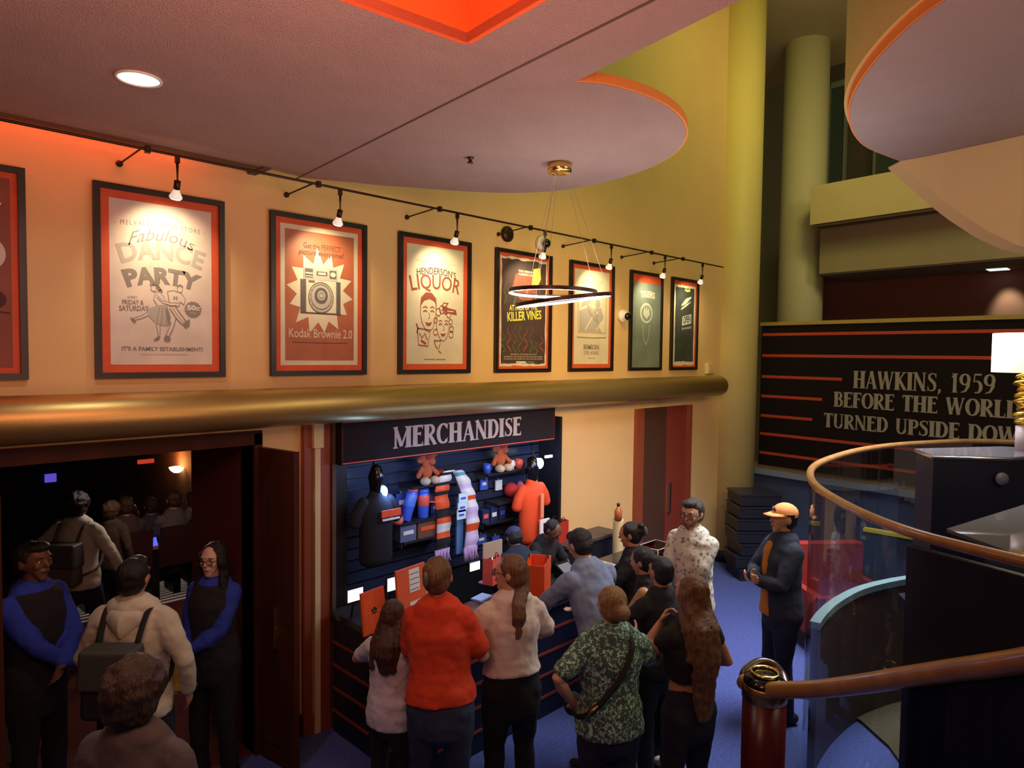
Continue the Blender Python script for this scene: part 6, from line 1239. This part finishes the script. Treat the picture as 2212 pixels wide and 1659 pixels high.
def hood(m_):
    def f(c):
        mb = MB(); U = c['UB']; mb.chain([(U((-0.06,0.07,1.42)),0.03,0.03),(U((-0.10,0.0,1.45)),0.045,0.035),(U((-0.07,-0.085,1.43)),0.06,0.045),(U((0,-0.12,1.40)),0.085,0.05),(U((0.07,-0.085,1.43)),0.06,0.045),(U((0.10,0.0,1.45)),0.045,0.035),(U((0.06,0.07,1.42)),0.03,0.03)], side=(0,0,1)); c['put']('hood', mb, m_, 0.012, 0.02)
    return f
def cap(m_, logo=None):
    def f(c):
        mb = MB(); H = c['HD']; R = c['HR']; mb.ell(H((0,-0.005,1.685)), (0.092,0.106,0.082), R); mb.v = [v for v in mb.v]
        # crown clipped at the head band
        pl = H((0,0,1.665)); nn = R @ Vector((0,-0.12,1)); q = MB(); keep = [(Vector(v)-pl).dot(nn) > -0.004 for v in mb.v]; q.v = mb.v; q.smooth = True
        for ff, mm, ss in zip(mb.f, mb.m, mb.sm):
            if all(keep[i] for i in ff): q.f.append(ff); q.m.append(0); q.sm.append(True)
        Z_ = MB(); Z_.merge(q, c['M']); Z_.build('cap_crown', m_, c['t'])
        b = MB(); V_ = []; n = 12
        for i in range(n+1):
            a = PI*(i/n); x = -0.078*math.cos(a); y0 = 0.07*math.sin(a); y1 = 0.07*math.sin(a)+0.085*math.sin(a)**0.7
            for (yy, zz) in ((y0+0.015, 1.692),(y1+0.02, 1.680-0.01*abs(math.cos(a))),(y1+0.02, 1.676-0.01*abs(math.cos(a))),(y0+0.015,1.688)): V_.append(H((x*1.05,yy,zz))*c['sc'])
        fs = [];
        for i in range(n):
            for k_ in range(4): fs.append((4*i+k_, 4*i+(k_+1) % 4, 4*i+4+(k_+1) % 4, 4*i+4+k_))
        b.add(V_, fs+[(0,1,2,3),(4*n,4*n+1,4*n+2,4*n+3)], True); cr = b.build('cap_brim', m_, c['t'])
        if logo:
            l_ = MB(); 
            for (x0,z0,x1,z1) in ((-0.03,1.705,-0.01,1.735),(-0.01,1.735,0.005,1.705),(0.005,1.705,0.03,1.735),(-0.03,1.72,0.03,1.715)):
                l_.tube([H((x0,0.102-(z0-1.69)*0.35,z0))*c['sc'], H((x1,0.102-(z1-1.69)*0.35,z1))*c['sc']], 0.005, 5)
            l_.build('cap_logo', logo, c['t'])
    return f
A_HANG = lambda sd: ((sd*0.26,0.05,0.80),(sd*0.4,-0.6,0),(-sd,0.2,0))
JEANS = cloth('blue_jeans', (0.030,0.045,0.11), (0.018,0.028,0.07)); BLKP = cloth('black_trousers', (0.008,0.008,0.010)); DKP = cloth('dark_trousers', (0.014,0.018,0.032)); NVJ = cloth('navy_jeans', (0.012,0.018,0.05))
WSH = mat('white_shoe', (0.55,0.5,0.45), 0.6); DSH = mat('dark_shoe', (0.015,0.012,0.012), 0.5)
# foliage print, floral print
def printed(name, base, blots, scale=45, thr=0.45):
    if name in MATS: return MATS[name]
    m = mat(name, base, 0.9); nt = m.node_tree; b = nt.nodes['Principled BSDF']; tc = nt.nodes.new('ShaderNodeTexCoord')
    vo = nt.nodes.new('ShaderNodeTexVoronoi'); vo.inputs['Scale'].default_value = scale; ns = nt.nodes.new('ShaderNodeTexNoise'); ns.inputs['Scale'].default_value = scale*0.7
    mx0 = nt.nodes.new('ShaderNodeMixRGB'); mx0.inputs[0].default_value = 0.06; nt.links.new(tc.outputs['Object'], mx0.inputs[1]); nt.links.new(ns.outputs['Color'], mx0.inputs[2]); nt.links.new(mx0.outputs[0], vo.inputs['Vector'])
    r = nt.nodes.new('ShaderNodeValToRGB'); r.color_ramp.interpolation = 'LINEAR'; r.color_ramp.elements[0].position = thr-0.12; r.color_ramp.elements[1].position = thr; r.color_ramp.elements[0].color = (*blots[0], 1); r.color_ramp.elements[1].color = (*base, 1)
    if len(blots) > 1: e = r.color_ramp.elements.new(max(thr-0.25, 0.02)); e.color = (*blots[1], 1)
    nt.links.new(vo.outputs['Distance'], r.inputs[0]); nt.links.new(r.outputs[0], b.inputs['Base Color']); return m
FLORAL = printed('floral_shirt_cloth', (0.66,0.62,0.52), [(0.14,0.12,0.10),(0.30,0.22,0.12)], 26, 0.36)
LEAFY = printed('leafy_blouse_cloth', (0.055,0.10,0.085), [(0.32,0.58,0.46),(0.44,0.68,0.58)], 46, 0.50)
STRIPE = cloth('light_blue_shirt', (0.24,0.29,0.44), (0.18,0.22,0.36), s=20)
WHC = cloth('cream_blouse', (0.76,0.65,0.58), (0.68,0.56,0.50)); WHC2 = cloth('white_tee', (0.74,0.70,0.76), (0.64,0.60,0.68)); ORC = cloth('orange_tee', (0.74,0.065,0.018), (0.60,0.045,0.012))
BLKC = cloth('black_tee', (0.012,0.011,0.013)); NAVYC = cloth('navy_jacket_cloth', (0.018,0.024,0.045)); BLUC = cloth('royal_blue_knit', (0.02,0.045,0.40)); HOODC = cloth('cream_hoodie_cloth', (0.66,0.62,0.48), (0.54,0.50,0.38)); GRYC = cloth('mauve_grey_tee', (0.13,0.11,0.125))
TOFF = mat('orange_cap_cloth', (0.85,0.33,0.10), 0.8)

# shoppers
person('man in white floral short-sleeved shirt with glasses, hands clasped, by the acrylic box', 1495, 1080, 5.6, (-0.72,-0.62), 'light', ('quiff','grey'), FLORAL, 'short', 0.84, DKP, DSH, w=1.22, glasses=True, beard=True, head_yaw=0.15, head_pitch=0.12,
       arms={-1: ((-0.02,0.30,1.00),(-1,-0.4,-0.3),(0,-0.3,1)), 1: ((0.03,0.30,0.98),(1,-0.4,-0.3),(0,-0.3,1))}, curl=0.6, extra=(collar(FLORAL),))
cloth('mustard_shirt',(0.55,0.20,0.03))
person('man in orange cap and dark jacket over orange shirt, arms crossed, facing left', 1690, 1090, 5.5, (-0.97,-0.10), 'tan', ('buzz','dark'), cloth('mustard_shirt',(0.55,0.20,0.03)), 'none', 0.88, NVJ, DSH, w=1.15,
       arms={-1: ((0.02,0.22,1.14),(-1,0.1,-0.9),(0,-1,0.2)), 1: ((-0.02,0.26,1.18),(1,0.1,-0.9),(0,-1,0.2))}, curl=0.5, extra=(layer('jacket', NAVYC, 0.036, 0.86, 1.446, 0.0), front_strip(MATS['mustard_shirt']), cap(TOFF, BLACKF), collar(NAVYC)))
c3 = person('woman with very long brown hair in black crop top, one hand raised', 1490, 1242, 4.0, (-0.45,0.88), 'tan', ('long','lightbrown'), BLKC, 'cap', 1.12, DKP, DSH, female=True, w=1.02,
       arms={-1: ((-0.12,0.15,1.42),(-0.7,0.2,-1),(0.6,-0.6,0.2)), 1: ((0.22,0.22,1.12),(0.6,-0.4,-0.8),(-1,0,0.3))}, curl=0.9, head_yaw=0.2)
def strap(c):
    mb = MB(); U = c['UB']; k = c['w']
    pts = [(0.10,-0.02,1.485),(0.10,-0.115,1.42),(0.04,-0.150*k,1.30),(-0.05,-0.150*k,1.17),(-0.15*k,-0.12*k,1.03),(-0.20*k,-0.02,0.96),(-0.20*k,0.10*k,0.95),(-0.17*k,0.15*k,0.98)]
    mb.tube(crom([world_of(c, U(p)) for p in pts], 6), 0.017, 8, flat=0.4)
    b = world_of(c, U((-0.17*k, 0.165*k, 0.93))); t = thing('crossbody_bag', 'black crossbody bag strap over the leafy green blouse', 'bag', tuple(b)); mb.build('strap', BLKF, t)
    m = MB(); m.ell(b, (0.06,0.05,0.07)); m.build('pouch', BLKF, t)
    m = MB(); q = [world_of(c, U(p)) for p in ((-0.11*k,-0.145*k,1.09),(-0.17*k,-0.115*k,1.01))]; m.tube(q, 0.020, 8, flat=0.5); m.build('buckle', COPPER, t)
c4 = person('woman in leafy green blouse with blond bun, hand on hip, seen from behind', 1318, 1266, 3.9, (-0.15,0.98), 'light', ('bun','blond'), LEAFY, 'short', 0.84, NVJ, DSH, female=True, w=1.42, head_yaw=0.25,
       arms={-1: ((-0.23,0.02,1.02),(-1,-0.5,0.1),(0.5,1,0)), 1: ((0.26,0.34,1.30),(0.8,-0.3,-0.8),(0,-0.4,0.9))}, curl=0.7, extra=(strap,))
def phone(c, side, lab, mt_):
    sd, S, E, Wr, pn = [q for q in c['sl'] if q[0] == side][0]; d = (Wr-E).normalized(); p = world_of(c, Wr+d*0.10+Vector((0,0.0,0.03)))
    t = thing('mobile_phone', lab, 'phone', tuple(p)); R = Matrix.Translation(p) @ Matrix.Rotation(c['rz'], 4, 'Z') @ Matrix.Rotation(-0.7, 4, 'X')
    m = MB(); m.box((-0.037,-0.075,-0.004),(0.037,0.075,0.004),R); m.build('case', BLACKG, t); m = MB(); m.box((-0.033,-0.07,0.004),(0.033,0.07,0.0055),R); m.build('screen', mt_, t)
phone(c4, 1, 'phone with a lit blue screen held by the woman in the leafy green blouse', emat('blue_screen',(0.15,0.35,0.95),1.2))
person('person with dark hair in a black jacket behind the long-haired woman', 1425, 1203, 4.7, (-0.5,0.86), 'tan', ('short','dark'), BLKC, 'long', 0.84, BLKP, WSH, w=1.12,
       arms={-1: ((-0.20,0.28,1.10),(-1,0,-0.5),(0,-0.5,0.8)), 1: ((0.14,0.3,1.05),(0.8,-0.3,-0.8),(0,-0.4,0.9))})
person('person in a sleeveless dark top with bare tan shoulder, leaning at the counter', 1388, 1185, 5.05, (-0.85,0.5), 'tan', ('ponytail','dark'), BLKC, 'none', 0.80, BLKP, DSH, female=True, w=1.2, lean=0.25,
       arms={-1: ((-0.10,0.40,1.0),(-1,0,-0.4),(0,-0.2,1)), 1: ((0.22,0.30,1.02),(1,-0.3,-0.3),(0,-0.2,1))})
person('woman in black top with dark tied hair beside the cream pillar, face in profile', 1360, 1130, 5.75, (-0.95,0.22), 'tan', ('updo','dark'), BLKC, 'long', 0.84, BLKP, DSH, female=True, w=1.08, glasses=False,
       arms={-1: ((-0.14,0.36,1.04),(-1,-0.2,-0.4),(0,-0.2,1)), 1: ((0.14,0.36,1.02),(1,-0.2,-0.4),(0,-0.2,1))}, head_pitch=0.2)
person('man in light blue shirt bending over the counter, seen from behind', 1255, 1150, 4.95, (-0.55,0.83), 'light', ('short','dark'), STRIPE, 'long', 0.84, DKP, DSH, w=1.30, lean=0.38,
       arms={-1: ((-0.16,0.52,1.03),(-1,-0.2,0),(0,-0.1,1)), 1: ((0.20,0.50,1.03),(1,-0.2,0),(0,-0.1,1))}, head_pitch=0.15)
person('woman with glasses and ponytail in a cream blouse and black trousers at the counter', 1098, 1200, 4.25, (-0.35,0.94), 'light', ('ponytail','lightbrown'), WHC, 'short', 1.0, BLKP, DSH, female=True, w=1.3, glasses=True, head_yaw=1.0, lean=0.05,
       arms={-1: ((-0.24,0.22,1.10),(-1,-0.2,-0.5),(0,-0.3,1)), 1: ((0.18,0.30,1.08),(1,-0.3,-0.5),(0,-0.3,1))})
person('woman in orange tee shirt and blue jeans with clipped-up hair, leaning on the counter', 948, 1205, 4.02, (0.10,0.99), 'light', ('updo','lightbrown'), ORC, 'short', 0.93, JEANS, DSH, female=True, w=1.38, lean=0.10, tilt=-0.05,
       arms={-1: ((-0.14,0.36,1.08),(-0.4,-0.3,-1),(0,-0.3,1)), 1: ((0.20,0.34,1.08),(0.6,-0.3,-1),(0,-0.3,1))})
person('child in long white tee shirt with brown hair, half behind the orange tee shirt', 850, 1300, 4.2, (0.35,0.94), 'light', ('sidelong','brown'), WHC2, 'short', 0.80, BLKP, DSH, female=True, w=1.02, head_pitch=0.3,
       arms={-1: ((-0.20,0.28,1.20),(-1,-0.1,-0.6),(0,-0.3,1)), 1: ((0.14,0.30,1.15),(1,-0.1,-0.6),(0,-0.3,1))})
person('cashier in black shirt with short dark hair looking down behind the counter', 1192, 1128, 6.35, (0.70,-0.55), 'brown', ('buzz','dark'), BLKC, 'short', 0.84, BLKP, DSH, w=1.1, lean=0.30, head_pitch=0.35,
       arms={-1: ((-0.16,0.42,0.98),(-1,-0.2,0),(0,-0.1,1)), 1: ((0.16,0.42,0.98),(1,-0.2,0),(0,-0.1,1))})
person('stooping employee in dark clothes and cap behind the big orange bag', 1112, 1148, 6.2, (-0.35,0.9), 'brown', ('buzz','dark'), NAVYC, 'long', 0.84, BLKP, DSH, w=1.2, lean=0.75, extra=(cap(mat('navy_cap',(0.03,0.04,0.10),0.8)),),
       arms={-1: ((-0.2,0.45,0.75),(-1,-0.2,0),(0,-0.1,1)), 1: ((0.2,0.45,0.75),(1,-0.2,0),(0,-0.1,1))})
# doorway
c12 = person('woman usher in blue sleeves and black vest with long dark hair, arms folded', 458, 1176, 4.6, (-0.12,-0.99), 'pale', ('frontlong','dark'), BLUC, 'long', 0.84, BLKP, DSH, female=True, w=0.98, glasses=True,
       arms={-1: ((0.10,0.20,1.02),(-1,0,-0.6),(0,-0.6,0.8)), 1: ((0.12,0.12,0.82),(0.8,-0.5,-0.1),(-1,0.2,0))}, extra=(layer('vest', BLKC, 0.030, 0.80, 1.40, 0, False),))
W_ = world_of(c12, [q for q in c12['sl'] if q[0] == 1][0][3]); t = thing('leaflets', 'fanned yellow and white leaflets held by the usher in blue sleeves', 'leaflets', tuple(W_))
for i, (mt_, dx) in enumerate(((mat('white_leaflet',(0.6,0.58,0.55),0.6),-0.13),(mat('yellow_leaflet',(0.70,0.55,0.05),0.6),-0.07))):
    R = Matrix.Translation(W_+RH*dx-FH*(0.05+0.01*i)+Vector((0,0,-0.08+0.035*i))) @ Matrix(((RH.x,FH.x,0),(RH.y,FH.y,0),(0,0,1))).to_4x4() @ Matrix.Rotation(-0.15+0.1*i, 4, 'Y'); m = MB(); m.box((-0.05,-0.003,-0.10),(0.05,0.003,0.10),R); m.build('leaflet', mt_, t)
c13 = person('person in cream hooded sweatshirt with a black backpack going through the doorway', 292, 1205, 3.95, (0.0,1.0), 'tan', ('short','dark'), HOODC, 'long', 0.84, DKP, WSH, w=1.5, step=0.16,
       arms={-1: ((-0.26,0.10,0.92),(-1,-0.6,0),(1,0,0)), 1: ((0.27,0.10,0.92),(1,-0.6,0),(-1,0,0))}, extra=(hood(HOODC),))
def backpack(c, lab, mt1, w_=0.15):
    U = c['UB']; p0 = world_of(c, U((0,-0.20,1.15))); t = thing('backpack', lab, 'backpack', tuple(p0)); R = Matrix.Rotation(c['rz'], 3, 'Z')
    def BX(x0,y0,z0,x1,y1,z1): return [world_of(c, U(p)) for p in ((x0,y0,z0),(x1,y0,z0),(x1,y1,z0),(x0,y1,z0),(x0+0.01,y0+0.01,z1),(x1-0.01,y0+0.01,z1),(x1-0.01,y1,z1),(x0+0.01,y1,z1))]
    m = MB(); m.hexa(BX(-w_,-0.30,0.93,w_,-0.16,1.30)); o = m.build('bag', mt1, t); bv = o.modifiers.new('b','BEVEL'); bv.width = 0.03; bv.segments = 3
    m = MB(); m.hexa(BX(-w_-0.006,-0.315,1.10,w_+0.006,-0.15,1.325)); o = m.build('flap', mat('grey_flap',(0.055,0.058,0.052),0.6), t); bv = o.modifiers.new('b','BEVEL'); bv.width = 0.02; bv.segments = 3
    for sd in (-1,1): m = MB(); m.tube(crom([world_of(c, U(p)) for p in ((sd*0.11,-0.17,1.32),(sd*0.12,-0.06,1.475),(sd*0.13,0.08,1.44),(sd*0.15,0.15,1.25),(sd*0.2,0.02,1.05),(sd*0.15,-0.16,1.0))], 5), 0.018, 8, flat=0.5); m.build('strap', mt1, t)
backpack(c13, 'black backpack with dark grey flap on the back of the cream hooded sweatshirt', BLKF)
person('person with bushy brown hair in a mauve-grey tee shirt in the foreground, seen from behind', 300, 1428, 2.6, (0.15,0.98), 'tan', ('curly','curly'), GRYC, 'short', 0.84, DKP, DSH, w=1.1)
person('usher with blue sleeves in shadow at the left edge of the doorway', 75, 1172, 4.1, (0.85,-0.2), 'brown', ('short','dark'), BLUC, 'long', 0.84, BLKP, DSH, w=1.1,
       arms={-1: ((0.05,0.25,1.05),(-1,0,-0.5),(0,-0.6,0.8)), 1: ((-0.05,0.27,1.02),(1,0,-0.5),(0,-0.6,0.8))}, extra=(layer('vest', BLKC, 0.030, 0.80, 1.40, 0, False),))
c16 = person('person in a pale jacket with a grey backpack walking down into the auditorium', 170, 1066, 6.2, (0.05,1.0), 'tan', ('afro','dark'), cloth('pale_green_jacket',(0.52,0.55,0.44)), 'long', 0.84, NVJ, DSH, w=1.35, step=0.2,
       arms={-1: ((-0.36,0.1,1.0),(-1,-0.4,0),(1,0,0)), 1: ((0.40,0.1,0.92),(1,-0.4,0),(-1,0,0))})
backpack(c16, 'grey backpack on the back of the pale jacket inside the auditorium', mat('grey_backpack',(0.09,0.075,0.075),0.8), 0.17)
person('dim figure in dark brown clothes behind the pale-jacketed person', 243, 1085, 7.2, (0.1,1.0), 'brown', ('curly','brown'), cloth('dark_brown_top',(0.06,0.04,0.025)), 'long', 0.84, BLKP, DSH, w=1.1, cheap=True)

# auditorium seats and seated audience
SEATM = mat('seat_velvet', (0.05,0.008,0.008), 0.9); SEATF = mat('seat_shell', (0.012,0.010,0.010), 0.4)
st0 = thing('theatre_seat', 'folding theatre seat', 'seat', (0,0,0), 'rows of theatre seats')
m = MB(); m.box((-0.23,0.02,0.40),(0.23,0.46,0.49)); m.build('seat', SEATM, st0)
m = MB(); m.hexa([Vector(v) for v in ((-0.23,-0.06,0.42),(0.23,-0.06,0.42),(0.23,0.03,0.42),(-0.23,0.03,0.42),(-0.22,-0.16,0.92),(0.22,-0.16,0.92),(0.22,-0.09,0.92),(-0.22,-0.09,0.92))]); m.build('backrest', SEATM, st0)
for sx in (-1,1): m = MB(); m.box((sx*0.25-0.025,-0.06,0),(sx*0.25+0.025,0.30,0.62)); m.build('armrest', SEATF, st0)
seats = []
aud = [(288,1165),(300,1138),(330,1140),(345,1160),(362,1128),(378,1150),(385,1175),(398,1132),(408,1158),(350,1185)]
cols = [(0.10,0.06,0.05),(0.16,0.12,0.11),(0.20,0.16,0.15),(0.09,0.09,0.12),(0.45,0.42,0.42),(0.13,0.12,0.13),(0.30,0.28,0.24),(0.22,0.10,0.08),(0.30,0.29,0.31),(0.12,0.13,0.16)]
first = True; rows = [8.82, 9.66, 10.5, 11.34, 12.18]; kk = 0
who = ['brown','beige','pale brown','slate','white','charcoal','cream','rust','light grey','blue-grey']
proto = None
spots_ = []
for ri, yy in enumerate(rows):
    zf = -0.11*(int((yy-8.4)/0.42)+1)
    for ci in range(4):
        ux = 2.55+0.54*ci
        if ux > UA-0.3: continue
        spots_.append((ux, yy, zf, ri, ci))
names_r = ['nearest','second','third','fourth','farthest']; names_c = ['aisle seat','second seat from the aisle','third seat from the aisle','seat by the brown wall']
for i, (ux, yy, zf, ri, ci) in enumerate(spots_):
    lab = 'dark red theatre seat, %s of the %s row in the auditorium' % (names_c[ci], names_r[ri])
    if i == 0: st0.location = (ux, yy, zf); st0['label'] = lab
    else: dup(st0, (ux, yy, zf), 0.0, lab)
    del_ = None
occ = [s_ for s_ in spots_ if (s_[3], s_[4]) not in ((0,3),(1,0),(2,2),(3,0),(4,1),(3,3),(4,3),(2,0))][:10]
pr = person('seated', 0, 0, 0, (0,1), 'light', ('short','brown'), cloth('audience_top_0', cols[0]), 'long', 0.84, BLKP, DSH, pos=(occ[0][0], occ[0][1]+0.10, occ[0][2]), height=1.72, sit=True, cheap=True, w=1.1, group='seated audience',
            arms={-1: ((-0.12,0.34,0.98),(-1,-0.3,-0.3),(0,-0.1,-1)), 1: ((0.12,0.34,0.98),(1,-0.3,-0.3),(0,-0.1,-1))})
R0 = pr['t']; R0.rotation_euler = (0,0,0); m0 = MATS['audience_top_0']
for i, s_ in enumerate(occ):
    lab = 'seated spectator in %s top, %s of the %s row' % (who[i], names_c[s_[4]], names_r[s_[3]])
    if i == 0: R0['label'] = lab
    else: dup(R0, (s_[0], s_[1]+0.10, s_[2]), 0.0, lab, swap={m0: cloth('audience_top_%d' % i, cols[i])})
p = at_depth(318, 1184, 8.2); t = thing('snack_tray', 'orange tray lit by a blue phone among the audience', 'tray', tuple(p)); m = MB(); m.box(p+Vector((-0.32,-0.10,-0.01)), p+Vector((0.22,0.14,0.012))); m.build('tray', mat('orange_tray',(0.50,0.14,0.03),0.6,emit=(0.5,0.14,0.03),estr=0.0), t)
m = MB(); m.box(p+Vector((-0.30,-0.04,-1.2)), p+Vector((-0.26,0.0,-0.01))); m.build('leg', BLACKF, t)
q = p+Vector((0.06,0.02,0.012)); t = thing('mobile_phone', 'phone with blue screen standing on the orange tray in the auditorium', 'phone', tuple(q)); m = MB(); m.hexa([q+Vector(v) for v in ((-0.06,-0.03,0),(0.06,-0.03,0),(0.06,-0.02,0),(-0.06,-0.02,0),(-0.06,0.03,0.09),(0.06,0.03,0.09),(0.06,0.04,0.09),(-0.06,0.04,0.09))]); m.build('screen', emat('blue_screen2',(0.1,0.15,0.9),0.9), t)

for o in list(bpy.data.objects):
    if '_w' in o: del o['_w']
